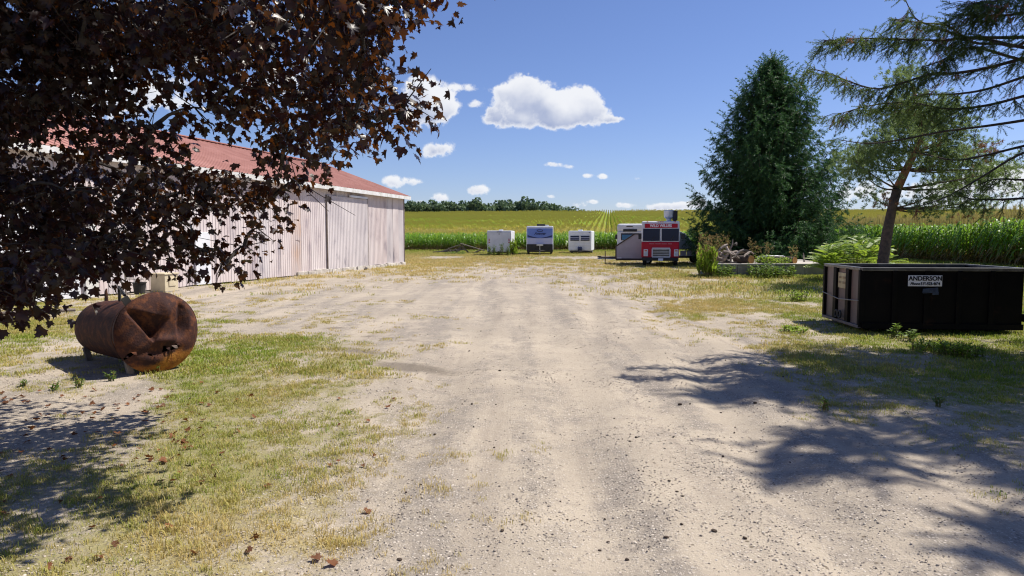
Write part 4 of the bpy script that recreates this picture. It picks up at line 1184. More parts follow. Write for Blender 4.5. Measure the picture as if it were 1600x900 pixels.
# clusters: edge tips seen in the photo, then the body of the crown
edge = [(672, 3, 6.0), (632, 20, 6.0), (600, 32, 6.1), (575, 70, 6.0), (560, 100, 6.2), (575, 140, 5.8), (610, 150, 5.7), (650, 178, 5.6), (640, 200, 5.6), (600, 200, 5.8),
        (560, 210, 6.0), (520, 222, 6.2), (480, 245, 6.6), (455, 275, 7.0), (480, 300, 7.4), (440, 320, 7.6), (415, 350, 7.8), (425, 395, 7.8), (395, 425, 7.8), (365, 450, 7.6),
        (330, 430, 7.4), (290, 432, 7.2), (250, 420, 7.0), (215, 425, 6.8), (185, 415, 6.4), (140, 430, 6.2), (100, 440, 6.0), (60, 470, 5.4), (35, 480, 5.2), (10, 500, 5.0), (55, 505, 5.3), (-20, 480, 5.0), (200, 438, 6.4), (120, 455, 6.0)]
poly = [(700, -40), (665, 40), (605, 75), (575, 120), (660, 165), (655, 205), (560, 225), (480, 262), (500, 300), (440, 340), (432, 410), (370, 455), (285, 432), (215, 440), (130, 448), (40, 510), (-60, 520), (-60, -60), (700, -60)]
def inside(u, v):
    c = False; j = len(poly) - 1
    for i in range(len(poly)):
        (xi, yi), (xj, yj) = poly[i], poly[j]
        if (yi > v) != (yj > v) and u < (xj - xi) * (v - yi) / (yj - yi) + xi: c = not c
        j = i
    return c
clusters = []
for (u, v, D) in edge: clusters.append((at(u - 14, v - (12 if u > 430 else 36), D), .19, 44))
tries = 0
while len(clusters) < 162 and tries < 9000:
    tries += 1
    u, v = random.uniform(-60, 680), random.uniform(-60, 500)
    if not inside(u + 24, v + 44) or not inside(u, v): continue
    if 130 < u < 480 and 60 < v < 260 and random.random() < .42: continue
    D = 7.3 - 1.5 * min(1, max(0, (260 - v) / 260)) * min(1, max(.3, u / 400)) + random.uniform(-1.0, 1.2)
    c = at(u, v, D)
    if min((c - q[0]).length for q in clusters) < .27: continue
    clusters.append((c, .215, 92))
while len(clusters) < 350:          # unseen crown clusters added above the frame to shade what hangs below
    c = Vector((random.uniform(-6.5, -.9), random.uniform(4.6, 9.4), random.uniform(4.4, 7.6)))
    uu, vv, dep = proj(np.array(c))
    if vv > -85 or (c.x + 7.6) / 6.9 + (c.z - 4.4) / 9 > 1.0: continue
    sh = c - Vector((.65, .25, 1)) * c.z
    su_, sv_, sd_2 = proj(np.array((sh.x, sh.y, 0)))
    if su_ > 150 and sv_ > 600: continue
    clusters.append((c, .45, 90))
while len(clusters) < 490:          # the rest of the crown, beyond the frame
    d = Vector((random.gauss(0, 1), random.gauss(0, 1), random.gauss(0, 1))).normalized()
    rr = random.uniform(.55, 1) ** .5
    c = Vector((MT.x + d.x * 5.2 * rr, MT.y + d.y * 5.2 * rr, 4.6 + d.z * 3.1 * rr))
    uu, vv, dep = proj(np.array(c))
    sh = c - Vector((.65, .25, 1)) * c.z            # keep its shade where the photo shows shade
    su_, sv_, sd_2 = proj(np.array((sh.x, sh.y, 0)))
    if c.z < 1.8: continue
    if dep > .3 and uu > -75 and -90 < vv < 900: continue
    if sd_2 > .3 and su_ > 120 and sv_ > 560 and sv_ < 1300: continue
    clusters.append((c, .5, 60))
Ls, Ds, Ns, Ss = [], [], [], []
limbs = []
for h_, an, ln in ((1.9, -.5, 2.6), (2.3, .1, 3.0), (2.7, .6, 2.8), (3.0, -1.1, 2.6), (3.4, 1.4, 2.5), (3.6, -.2, 3.0), (4.2, 2.4, 2.4), (4.4, -2.2, 2.4), (4.8, .4, 2.2), (5.2, -1.4, 2.0), (2.6, 3.0, 2.6), (5.6, 1.9, 1.8)):
    a_ = Vector((0, 0, h_)); c_ = Vector((math.cos(an) * ln, math.sin(an) * ln, h_ + ln * .35))
    pts = bez(a_, a_ + Vector((math.cos(an) * ln * .4, math.sin(an) * ln * .4, ln * .28)), c_, 7)
    limbs.append(pts)
    MB().tube(pts, list(np.linspace(.11, .05, 7)), 8).build('limb', M['bark_maple'], maple, smooth=True)
allp = [pt for l in limbs for pt in l[2:]]
twig = MB(); grown = []
clusters.sort(key=lambda q: (q[0] - MT - Vector((0, 0, 4))).length)
for (c, sp, n) in clusters:
    lc = c - MT
    near = min(allp + grown, key=lambda q: (q - lc).length + .12 * (q - Vector((0, 0, 4))).length)
    grown.append(lc)
    mid = near.lerp(lc, .55) + Vector((random.uniform(-.15, .15), random.uniform(-.15, .15), .18))
    pts = bez(near, mid, lc, 6)
    twig.tube(pts, [.028, .022, .016, .011, .008, .005], 5, caps=False)
    out = (lc - near).normalized()
    for q in range(n):
        t_ = random.random()
        base = lc + Vector([max(-1.7, min(1.7, random.gauss(0, 1))) * sp * k_ for k_ in (1, 1, .75)])
        Ls.append(base + MT)
        hd = Vector((random.gauss(0, 1), random.gauss(0, 1), 0)).normalized() * .7 + out * .4 + Vector((0, 0, random.uniform(-1.7, .0)))
        Ds.append(hd); Ns.append(Vector((random.gauss(0, .8), random.gauss(0, .8), .9)))
        Ss.append(random.uniform(.055, .115))
    for q in range(4):
        e = lc + Vector((random.gauss(0, sp), random.gauss(0, sp), random.gauss(0, sp * .7)))
        twig.tube([pts[-2], e], [.007, .003], 4, caps=False)
twig.build('twig', M['bark_maple'], maple)
Lp = np.array([tuple(q) for q in Ls]); Dn = np.array([tuple(q) for q in Ds]); Nn = np.array([tuple(q) for q in Ns]); Sz = np.array(Ss)
Rm = frames(Dn, Nn)
uu, vv, dep = proj(Lp)
# no leaf stands clear of the crown's outline by more than a leaf
inframe = (uu > 0) & (uu < 1600) & (vv > 0) & (vv < 900) & (dep > .5)
app = np.where(inframe, Sz / np.maximum(dep, .3), 0)
big = np.argsort(-app)[:300]
rest = np.setdiff1d(np.arange(len(Lp)), big)
VV, FF, o_ = [], [], 0
for q in range(5):
    r_ = rest[rest % 5 == q]
    a_, b_ = stamp(MLVS[q], MLF, Rm[r_], Lp[r_] - np.array(MT), Sz[r_]); VV.append(a_); FF.append(b_ + o_); o_ += len(a_)
VV = np.concatenate(VV); FF = np.concatenate(FF)
nobj('foliage', VV, FF, M['maple_leaf'], maple, 'stuff')
lms = [np_mesh('leaf', q, MLF) for q in MLVS]
for q in lms: q.materials.append(M['maple_leaf'])
for i in big:
    o = bpy.data.objects.new('leaf', lms[i % 5]); COL.objects.link(o); o.parent = maple
    o.matrix_local = Matrix.LocRotScale(Vector(Lp[i]) - MT, Matrix(Rm[i].tolist()).to_quaternion(), Vector((Sz[i],) * 3))

# --- spruces
def needle_sprig(n, ln, nl, nw, droop=.0, seed=1):
    """a twig's needles: n thin blades set round a twig of length ln (along +y)"""
    g = np.random.default_rng(seed); v = []; f = []
    for i in range(n):
        y = ln * (i + .5) / n; th = g.uniform(0, 2 * math.pi)
        out = np.array([math.cos(th), .55, math.sin(th)]); out /= np.linalg.norm(out)
        b = np.array([0, y, -droop * (y / ln) ** 2]); l_ = nl * g.uniform(.7, 1.15) * (1 - .35 * (y / ln))
        sd2 = np.cross(out, g.normal(size=3)); sd2 /= np.linalg.norm(sd2)
        k = len(v); v += [b - sd2 * nw, b + sd2 * nw, b + out * l_]; f.append((k, k + 1, k + 2))
    return np.array(v), np.array(f)
SPRIG = needle_sprig(62, .26, .042, .0042, .03, 3)
FLATV, FLATF = needle_sprig(34, .62, .20, .020, .10, 4)
def spruce(name, label, loc, h, rb, nbranch, needle, sprig, step, seed, ok=None, group=None, zmin=.3, taper=.85, ssc=(.8, 1.3), droop=.25, fan=3, lv=(.78, 1.12)):
    g = random.Random(seed)
    t_ = thing(name, label, 'tree', loc, 0., group)
    loc = Vector(loc)
    MB().tube([(0, 0, -.1), (0, 0, h * .3), (.05, 0, h * .65), (0, 0, h * .98)], [rb * .055 + .05, rb * .045 + .03, rb * .025 + .02, .012], 12).build('trunk', M['bark_spruce'], t_, smooth=True)
    br = MB(); T, D, Nr, S = [], [], [], []
    for b in range(nbranch):
        fz2 = (b + g.random()) / nbranch
        z = zmin + (h - zmin) * (1 - (1 - fz2) ** 1.35) if False else zmin + (h - zmin) * fz2
        rel = 1 - z / h
        ln = rb * (max(rel, .02) ** taper) * g.uniform(*lv) * min(1, rel / .17) ** .45 + .1
        an = b * 2.399 + g.uniform(-.4, .4)
        hd = Vector((math.cos(an), math.sin(an), 0))
        up = .10 + .5 * (1 - rel) ** 2
        pts = []
        for q in range(7):
            s = q / 6
            pts.append(Vector((0, 0, z)) + hd * ln * s + Vector((0, 0, ln * (up * s - droop * math.sin(s * 2.6) + .16 * s ** 4))))
        if ok and not ok(loc, pts): continue
        br.tube(pts, list(np.linspace(.02 + .012 * ln, .006, 7)), 5, caps=False)
        side = Vector((-hd.y, hd.x, 0))
        m_ = max(3, int(ln / step))
        for q in range(m_):
            s = .12 + .88 * (q + g.random() * .8) / m_
            i = min(5, int(s * 6)); base = pts[i].lerp(pts[i + 1], s * 6 - i)
            for w in range(fan):
                sd3 = g.uniform(-1, 1)
                dr = (hd * g.uniform(.35, .9) + side * sd3 * 1.1 + Vector((0, 0, g.uniform(-.75, .18)))).normalized()
                off = side * sd3 * min(.16 * ln, .55) * g.random() + Vector((0, 0, g.uniform(-.12, .05)))
                T.append(base + off); D.append(dr); Nr.append(Vector((g.gauss(0, .4), g.gauss(0, .4), 1))); S.append(g.uniform(*ssc))
        T.append(pts[-1]); D.append((pts[-1] - pts[-2]).normalized()); Nr.append(Vector((0, 0, 1))); S.append(ssc[1])
    for q in range(10):
        T.append(Vector((0, 0, h - .12 * q))); D.append(Vector((g.gauss(0, .5), g.gauss(0, .5), .8)).normalized()); Nr.append(Vector((1, .2, 0))); S.append(ssc[0])
    br.build('branch', M['bark_spruce'], t_)
    T = np.array([tuple(q) for q in T]); D = np.array([tuple(q) for q in D]); Nr = np.array([tuple(q) for q in Nr])
    VV, FF = stamp(sprig[0], sprig[1], frames(D, Nr), T, np.array(S))
    nobj('crown', VV, FF, needle, t_, 'stuff')
    return t_
bigsp = Vector((at(1198, 400, 48).x, 48, 0))
spruce('spruce_tree', 'big dark green spruce standing behind the concrete pad', bigsp, at(1210, 84, 48).z - .45, 5.75, 360, M['dark_spruce_needle'], (FLATV, FLATF), .27, 5, zmin=.35, taper=.68, ssc=(.65, 1.2), droop=.22, fan=5, lv=(.62, 1.16))

# near spruce to the right: the branches that reach into the picture are laid out one by one
A = Vector((12.0, 12.0, 0))
def outside(loc, pts, umin=1710):
    for q in pts[1:]:
        for k in (0, .5):
            w = loc + q + Vector((0, 0, -k))
            u, v, d = proj(np.array(w))
            if d > .3 and u < umin and v > -60: return False
    return True
spA = spruce('spruce_tree', 'spruce reaching sparse drooping branches in from the upper right', A, 14.6, 4.4, 78, M['spruce_needle'], (FLATV * .72, FLATF), .17, 21, ok=outside, zmin=1.5, taper=.7, ssc=(.8, 1.25), fan=7, lv=(.55, 1.2))
PATHS = [  # (u, v) along each branch from the frame's right side to its tip, with depth
    ([(1640, 50), (1600, 58), (1517, 59), (1472, 63), (1428, 62), (1350, 60), (1286, 64)], 11.2, 10.6, .95),
    ([(1640, 78), (1540, 61), (1508, 58), (1455, 40), (1430, 28), (1413, -4)], 11.4, 11., .25),
    ([(1640, 84), (1600, 91), (1539, 107), (1485, 115), (1457, 115), (1405, 131), (1361, 138), (1290, 113), (1263, 107)], 11.6, 11.3, .85),
    ([(1640, 108), (1600, 120), (1539, 140), (1490, 147), (1450, 147), (1425, 150)], 12.0, 11.8, .5),
    ([(1640, 140), (1600, 150), (1540, 165), (1480, 170), (1420, 160), (1360, 165), (1305, 180)], 12.2, 12.0, .85),
    ([(1640, 180), (1600, 188), (1540, 197), (1477, 205), (1397, 220), (1354, 224), (1315, 219)], 12.4, 12.2, .16),
    ([(1640, 220), (1600, 228), (1533, 244), (1490, 250), (1440, 240), (1420, 238)], 12.6, 12.4, .3),
    ([(1640, 236), (1594, 241), (1530, 279), (1471, 311), (1415, 327)], 12.2, 11.8, .12),
    ([(1640, 305), (1600, 310), (1517, 311), (1490, 297)], 12.0, 11.6, .35),
    ([(1640, 278), (1600, 281), (1556, 280), (1525, 290)], 12.3, 12., .3),
    ([(1660, 10), (1600, 20), (1560, 25), (1530, 24), (1505, 22)], 11., 10.6, 1.2),
    ([(1660, -12), (1600, -5), (1550, 2), (1515, 5)], 10.8, 10.4, 1.2),
    ([(1640, 62), (1590, 72), (1560, 68), (1520, 66), (1480, 40), (1440, 36), (1400, 30)], 11.0, 10.8, .7),
    ([(1640, 100), (1590, 92), (1530, 75), (1500, 78), (1470, 95), (1440, 105)], 11.5, 11.2, .55),
]
T, D, Nr, S = [], [], [], []
Tb, Db, Nb_, Sb = [], [], [], []
bt = Vector((A.x, A.y, 0))
g = random.Random(33)
for pi, (uv, d0, d1, dens_) in enumerate(PATHS):
    n = len(uv)
    pts = [at(u, v, d0 + (d1 - d0) * i / (n - 1)) for i, (u, v) in enumerate(uv)]
    root = Vector((A.x, A.y, pts[0].z + .15))
    full = [root] + pts
    # smooth by Catmull-Rom
    sm = []
    for i in range(len(full) - 1):
        p0_, p1_, p2_, p3_ = full[max(i - 1, 0)], full[i], full[i + 1], full[min(i + 2, len(full) - 1)]
        for k in range(4):
            t_ = k / 4
            sm.append(.5 * ((2 * p1_) + (-p0_ + p2_) * t_ + (2 * p0_ - 5 * p1_ + 4 * p2_ - p3_) * t_ * t_ + (-p0_ + 3 * p1_ - 3 * p2_ + p3_) * t_ ** 3))
    sm.append(full[-1])
    loc_pts = [q - A for q in sm]
    MB().tube(loc_pts, list(np.linspace(.034, .006, len(sm))), 6).build('limb', M['bark_spruce'], spA, smooth=True)
    L_tot = sum((sm[i + 1] - sm[i]).length for i in range(len(sm) - 1)); acc = 0
    tw = MB()
    for i in range(4, len(sm) - 1):
        seg = sm[i + 1] - sm[i]; sl = seg.length
        frac = i / len(sm)
        dn = dens_ * min(1, max(.25, (frac - .15) * 1.8))
        cnt = dn * sl * 40
        cnt = int(cnt) + (g.random() < cnt % 1)
        for q in range(cnt):
            base = sm[i].lerp(sm[i + 1], g.random())
            # side twig, then hanging twiglets on it
            hd = seg.normalized()
            sdv = hd.cross(Vector((0, 0, 1))).normalized() * g.choice((-1, 1))
            ln = g.uniform(.12, .48) * (1.1 - .5 * frac)
            dv = (hd * g.uniform(.3, .9) + sdv * g.uniform(.1, .8) + Vector((0, 0, g.uniform(-.7, .22)))).normalized()
            end = base + dv * ln + Vector((0, 0, -.18 * ln))
            tw.tube([base - A, base.lerp(end, .5) - A + Vector((0, 0, .03)), end - A], [.006, .005, .003], 4, caps=False)
            brown = g.random() < .05
            for k in range(3 + int(ln * 13)):
                t_ = g.random() ** .7
                pp = base.lerp(end, t_)
                dd_ = (dv * g.uniform(.2, 1.) + Vector((g.gauss(0, .45), g.gauss(0, .45), g.uniform(-.9, .15)))).normalized()
                dst = (Tb, Db, Nb_, Sb) if brown else (T, D, Nr, S)
                dst[0].append(pp - A); dst[1].append(dd_); dst[2].append(Vector((g.gauss(0, 1), g.gauss(0, 1), g.gauss(0, 1)))); dst[3].append(g.uniform(.55, 1.05))
    if tw.v: tw.build('twig', M['bark_spruce'], spA)
arr = lambda l: np.array([tuple(q) for q in l])
VV, FF = stamp(SPRIG[0], SPRIG[1], frames(arr(D), arr(Nr)), arr(T), np.array(S)); nobj('foliage', VV, FF, M['spruce_needle'], spA, 'stuff')
if Tb:
    VV, FF = stamp(SPRIG[0], SPRIG[1], frames(arr(Db), arr(Nb_)), arr(Tb), np.array(Sb)); o = nobj('dead_foliage', VV, FF, M['brown_needle'], spA, 'stuff')
spruce('spruce_tree', 'spruce standing out of the frame whose shade crosses the gravel', (10.3, 8.9, 0), 12.3, 3.2, 50, M['spruce_needle'], (FLATV * .75, FLATF), .18, 22, ok=outside, group='spruces outside the right edge', zmin=1.0, taper=.75, ssc=(.8, 1.2), fan=6, lv=(.5, 1.2))
spruce('spruce_tree', 'spruce standing out of the frame whose shade crosses the gravel', (10.4, 7.0, 0), 11.4, 2.6, 34, M['spruce_needle'], (FLATV * .75, FLATF), .18, 23, ok=outside, group='spruces outside the right edge', zmin=1.0, taper=.75, ssc=(.8, 1.2), fan=6, lv=(.5, 1.2))

# --- leaning pine
PDp = 28.0
pb = Vector((at(1379, 440, PDp).x, PDp, 0))
pine = thing('pine_tree', 'leaning pine with bare orange-brown trunk behind the dumpster', 'tree', pb)
tr_uv = [(1376, 446, .31), (1379, 413, .27), (1386, 365, .25), (1394, 325, .22), (1402, 295, .22), (1416, 265, .19), (1430, 238, .15), (1440, 205, .11), (1436, 165, .08), (1424, 130, .05)]
tpts = [at(u, v, PDp) - pb for u, v, r in tr_uv]
tpts[0] = Vector((tpts[0].x, tpts[0].y, -.1))
MB().tube(tpts[:5], [q[2] * .8 for q in tr_uv[:5]], 14).build('trunk', M['bark_pine'], pine, smooth=True)
up_ = MB().tube(tpts[4:], [q[2] * .795 for q in tr_uv[4:]], 12).build('upper_trunk', M['bark_orange'], pine, smooth=True)
up_['label'] = 'orange-brown upper trunk'
tufts = [(1345, 250, 36), (1335, 262, 30), (1360, 240, 30), (1375, 232, 30), (1352, 275, 22), (1330, 245, 18), (1410, 120, 24), (1420, 110, 20), (1400, 180, 28), (1412, 195, 34), (1395, 200, 26),
         (1430, 185, 34), (1450, 200, 34), (1470, 190, 30), (1480, 215, 34), (1460, 235, 34), (1445, 250, 30), (1490, 240, 30), (1510, 250, 26), (1470, 262, 30), (1480, 280, 28),
         (1500, 290, 24), (1525, 280, 22), (1545, 272, 20), (1560, 262, 18), (1575, 262, 16), (1460, 300, 20), (1490, 310, 16), (1440, 318, 12), (1380, 265, 16), (1360, 305, 12), (1420, 325, 8), (1455, 326, 10), (1500, 328, 12), (1535, 262, 18), (1415, 150, 26), (1440, 165, 26), (1470, 165, 22), (1500, 200, 24), (1530, 225, 14), (1400, 240, 26), (1425, 215, 30), (1520, 315, 12), (1385, 310, 10),
         (1375, 215, 18), (1490, 172, 18), (1580, 300, 10), (1540, 320, 10)]
T, D, Nr, S = [], [], [], []
g = random.Random(5)
for (u, v, k) in tufts:
    dd_ = g.uniform(-2.0, 2.0)
    c = at(u, v, PDp + dd_) - pb
    # branch from the trunk to the tuft
    tz = min(tpts[3:], key=lambda q: (q - Vector((c.x * .4 + q.x * .6, q.y, c.z - .5))).length)
    mid = tz.lerp(c, .5) + Vector((0, 0, -.25 + g.uniform(-.2, .2)))
    MB().tube(bez(tz, mid, c, 7), list(np.linspace(.042, .012, 7)), 6).build('limb', M['bark_pine'], pine, smooth=True)
    for q in range(int(k * 4.6)):
        pp = c + Vector((g.gauss(0, .36), g.gauss(0, .42), g.gauss(0, .24)))
        T.append(pp); D.append(Vector((g.gauss(0, 1), g.gauss(0, 1), g.gauss(.35, .7))).normalized()); Nr.append(Vector((g.gauss(0, 1), g.gauss(0, 1), g.gauss(0, 1)))); S.append(g.uniform(.7, 1.2))
PT_ = needle_sprig(26, .16, .17, .009, 0, 9)
VV, FF = stamp(PT_[0], PT_[1], frames(arr(D), arr(Nr)), arr(T), np.array(S)); nobj('crown', VV, FF, M['pine_needle'], pine, 'stuff')
T, D, Nr, S = [], [], [], []
for (u, v, k) in ((1533, 232, 34), (1545, 228, 18), (1536, 250, 14), (1385, 318, 14), (1452, 220, 10), (1500, 340, 8)):
    c = at(u, v, PDp - .6) - pb
    for q in range(k):
        T.append(c + Vector((g.gauss(0, .22), g.gauss(0, .22), g.gauss(0, .17)))); D.append(Vector((g.gauss(0, 1), g.gauss(0, 1), g.gauss(-.3, .7))).normalized()); Nr.append(Vector((g.gauss(0, 1), g.gauss(0, 1), 1))); S.append(g.uniform(.7, 1.1))
VV, FF = stamp(PT_[0], PT_[1], frames(arr(D), arr(Nr)), arr(T), np.array(S)); nobj('dead_foliage', VV, FF, M['brown_needle'], pine, 'stuff')

# --- sumac bush
def frond():
    v, f = [], []
    n = 11
    for i in range(n):
        y = .12 + .88 * i / n; l_ = .26 * math.sin(math.pi * (.18 + .72 * i / n)); zc = .10 * y - .28 * y * y
        for s in (-1, 1):
            b = np.array([0, y, zc]); tip = np.array([s * l_, y + .10, zc - .07])
            m1 = b * .5 + tip * .5 + np.array([0, .045, .015]); m2 = b * .5 + tip * .5 - np.array([0, .045, -.015])
            k = len(v); v += [b, m2, tip, m1]; f += [(k, k + 1, k + 2), (k, k + 2, k + 3)]
    k = len(v); v += [np.array([-.008, 0, 0]), np.array([.008, 0, 0]), np.array([0, 1.05, -.2])]; f.append((k, k + 1, k + 2))
    return np.array(v), np.array(f)
FRV, FRF = frond()
sbp = Vector((at(1338, 425, 31).x, 31, 0))
sumac = thing('sumac_bush', 'bright light green sumac bush left of the pine trunk', 'bush', sbp)
fm = np_mesh('leaf', FRV, FRF); fm.materials.append(M['sumac_leaf'])
g = random.Random(3)
stm = MB()
for q in range(42):
    u = g.uniform(1284, 1400); e = abs(u - 1342) / 60
    top = at(u, g.uniform(368, 380) + 26 * e ** 2.2 + g.random() * 22, 31 + g.uniform(-1.3, 1.3)) - sbp
    base = Vector((top.x * .45, top.y * .5, 0))
    stm.tube(bez(base, Vector((base.x, base.y, top.z * .6)), top, 5), [.022, .018, .014, .011, .008], 5, caps=False)
    for k in range(7):
        an = k * .9 + g.random()
        d = Vector((math.cos(an), math.sin(an), g.uniform(.05, .7)))
        pos = top + Vector((0, 0, -.09 * k + .05))
        o = bpy.data.objects.new('leaf', fm); COL.objects.link(o); o.parent = sumac
        Rq = frames(np.array([tuple(d)]), np.array([[0, 0, 1.]]))[0]
        o.matrix_local = Matrix.LocRotScale(pos, Matrix(Rq.tolist()).to_quaternion(), Vector((g.uniform(.55, .85),) * 3))
stm.build('stem', M['corn_stalk'], sumac)['kind'] = 'stuff'

# --- weeds
def weed(name, label, base, h, rad, nst, mat, plume=None, group=None, seed=1, leafs=7, lsize=.10, cat='weed', spread=.5, upright=False):
    g = random.Random(seed)
    t_ = thing(name, label, cat, base, 0., group)
    st_ = MB(); T, D, Nr, S = [], [], [], []; T2, D2, N2, S2 = [], [], [], []
    for i in range(nst):
        an = g.uniform(0, 6.28); r = rad * math.sqrt(g.random())
        b = Vector((math.cos(an) * r, math.sin(an) * r, 0)); hh = h * g.uniform(.6, 1.05)
        top = b + Vector((g.gauss(0, spread) * hh * .35, g.gauss(0, spread) * hh * .35, hh))
        pts = bez(b, b + Vector((0, 0, hh * .6)), top, 5)
        st_.tube(pts, [.010, .009, .008, .006, .004], 4, caps=False)
        for k in range(leafs):
            s = g.uniform(.12, 1); j = min(3, int(s * 4)); pp = pts[j].lerp(pts[j + 1], s * 4 - j)
            a2 = g.uniform(0, 6.28)
            T.append(pp); D.append(Vector((math.cos(a2) * .4, math.sin(a2) * .4, 1)) if upright else Vector((math.cos(a2), math.sin(a2), g.uniform(-.1, .9)))); Nr.append(Vector((g.gauss(0, .3), g.gauss(0, .3), 1))); S.append(lsize * g.uniform(.6, 1.3) * (1.15 - .4 * s))
        if plume:
            for k in range(12):
                pp = top + Vector((g.gauss(0, .06), g.gauss(0, .06), g.uniform(-.25, .08)))
                T2.append(pp); D2.append(Vector((g.gauss(0, .6), g.gauss(0, .6), 1))); N2.append(Vector((g.gauss(0, 1), g.gauss(0, 1), .2))); S2.append(g.uniform(.06, .13))
    st_.build('stem', M['corn_stalk'], t_)['kind'] = 'stuff'
    LV = np.array([(0, 0, 0), (.16, .35, .03), (.13, .7, .0), (0, 1, -.12), (-.13, .7, .0), (-.16, .35, .03)], float); LF = np.array([(0, 1, 2), (0, 2, 3), (0, 3, 4), (0, 4, 5)])
    VV, FF = stamp(LV, LF, frames(arr(D), arr(Nr)), arr(T), np.array(S)); nobj('foliage', VV, FF, mat, t_, 'stuff')
    if plume:
        VV, FF = stamp(LV, LF, frames(arr(D2), arr(N2)), arr(T2), np.array(S2)); nobj('seed_head', VV, FF, plume, t_, 'stuff')
    return t_
pe = lambda u, v: gnd(u, v)
weed('reed_clump', 'tall yellow-green weed clump at the left end of the concrete pad', pe(1103, 434), 1.45, .45, 40, M['reed_leaf'], M['plume'], seed=3, leafs=10, lsize=.34, spread=.24, upright=True)
padz = lambda u, dy: Vector((at(u, 404, PD + dy).x, PD + dy, PT - .02))
weed('plumed_weed', 'rusty plumed tall weed above the left end of the pad', padz(1112, 2.4), 1.45, .7, 34, M['weed_leaf'], M['plume'], seed=4, leafs=6, lsize=.13, spread=.4)
weed('plumed_weed', 'thin plumed weed just left of the upright grey snag', padz(1132, 2.2), 1.3, .3, 12, M['weed_leaf'], M['plume'], seed=5, leafs=6, lsize=.13, spread=.35)
weed('plumed_weed', 'brown plumed weed behind the thick sawn log', padz(1176, 2.2), 1.2, .28, 9, M['weed_leaf'], M['plume'], seed=6, leafs=4, lsize=.11, spread=.5)
weed('plumed_weed', 'pale plumed weed above the white tubular frame', padz(1195, 2.6), 1.15, .2, 7, M['weed_leaf'], M['plume'], seed=7, leafs=4, lsize=.11, spread=.6)
weed('plumed_weed', 'small weed behind the slim log at the right of the pad', padz(1240, 2.2), .8, .18, 6, M['weed_leaf'], M['plume'], seed=8, leafs=6, lsize=.10, spread=.4)
for i, (u, v, h_, rd, lab) in enumerate(((1129, 434, .62, .5, 'low leafy green shrub against the left part of the pad front'), (1190, 434.5, .75, .6, 'leafy green shrub in the middle of the pad front'), (1222, 434.5, .62, .7, 'spreading dark leafy shrub right of middle on the pad front'))):
    weed('shrub', lab, pe(u, v), h_, rd, 34, M['weed_leaf'], None, seed=20 + i, leafs=12, lsize=.19, cat='shrub', spread=.7)
weed('shrub', 'light green leafy weed on the pad above its middle, hiding the frame foot', padz(1192, .5), .5, .4, 26, M['sumac_leaf'], None, seed=30, leafs=12, lsize=.17, cat='shrub', spread=.7)
weed('shrub', 'light green leafy weed on the pad left of the slim log end', padz(1214, .5), .38, .55, 24, M['sumac_leaf'], None, seed=31, leafs=11, lsize=.16, cat='shrub', spread=.7)
weed('weed_clump', 'bright green tall weed beside the right corner of the box trailer', pe(803, 399.5), 1.55, .42, 34, M['reed_leaf'], None, seed=40, leafs=14, lsize=.3, spread=.2, upright=True)
for i, u in enumerate((765, 771.5, 784, 793, 779)):
    weed('weed_clump', 'dark tall weed growing against the rear of the box trailer', pe(u, 400.2 + .2 * (i % 2)), (1.1, 1.15, 1.25, 1.0, .5)[i], .13, 12, M['dark_spruce_needle'] if False else M['weed_leaf'], None, 'weeds against the box trailer', seed=50 + i, leafs=12, lsize=.2, spread=.15)
weed('weed_clump', 'low green weed clump before the collapsed plank ramp', pe(712, 398), .4, 1.2, 40, M['weed_leaf'], None, seed=60, leafs=10, lsize=.16)
for i, (u, v, h_, rd, n_, lab) in enumerate(((1470, 552, .20, .45, 60, 'bright low weed patch on the grass in front of the dumpster'), (1400, 528, .30, .12, 8, 'thin weed at the foot of the dumpster front'), (1420, 533, .22, .14, 8, 'short weed right of the thin weed before the dumpster'), (1505, 557, .22, .3, 26, 'spreading weed at the right end of the weed patch'),
        (1238, 470, .35, .4, 26, 'round weed tuft on the grass left of the dumpster'), (1240, 520, .14, .22, 16, 'small weed left of the dumpster shade'))):
    weed('weed', lab, pe(u, v), h_, rd, n_, M['weed_leaf'] if i in (1, 2) else M['reed_leaf'], None, seed=70 + i, leafs=9, lsize=.11)
for i, (u, v, h_) in enumerate(((122, 607, .17), (84, 612, .12), (173, 596, .14), (38, 605, .10), (245, 583, .12), (1291, 640, .15), (1470, 636, .13))):
    weed('seedling', ('upright green seedling in the gravel by the rusty tank', 'little seedling left of the upright one by the tank', 'seedling right under the rusty tank', 'tiny seedling near the left edge beside the tank shade', 'small seedling before the torn tank end', 'upright weed in the shade below the dumpster', 'small weed in the shade right of the drive')[i], pe(u, v), h_, .05, 4, M['weed_leaf'], None, seed=90 + i, leafs=9, lsize=.06, cat='seedling')

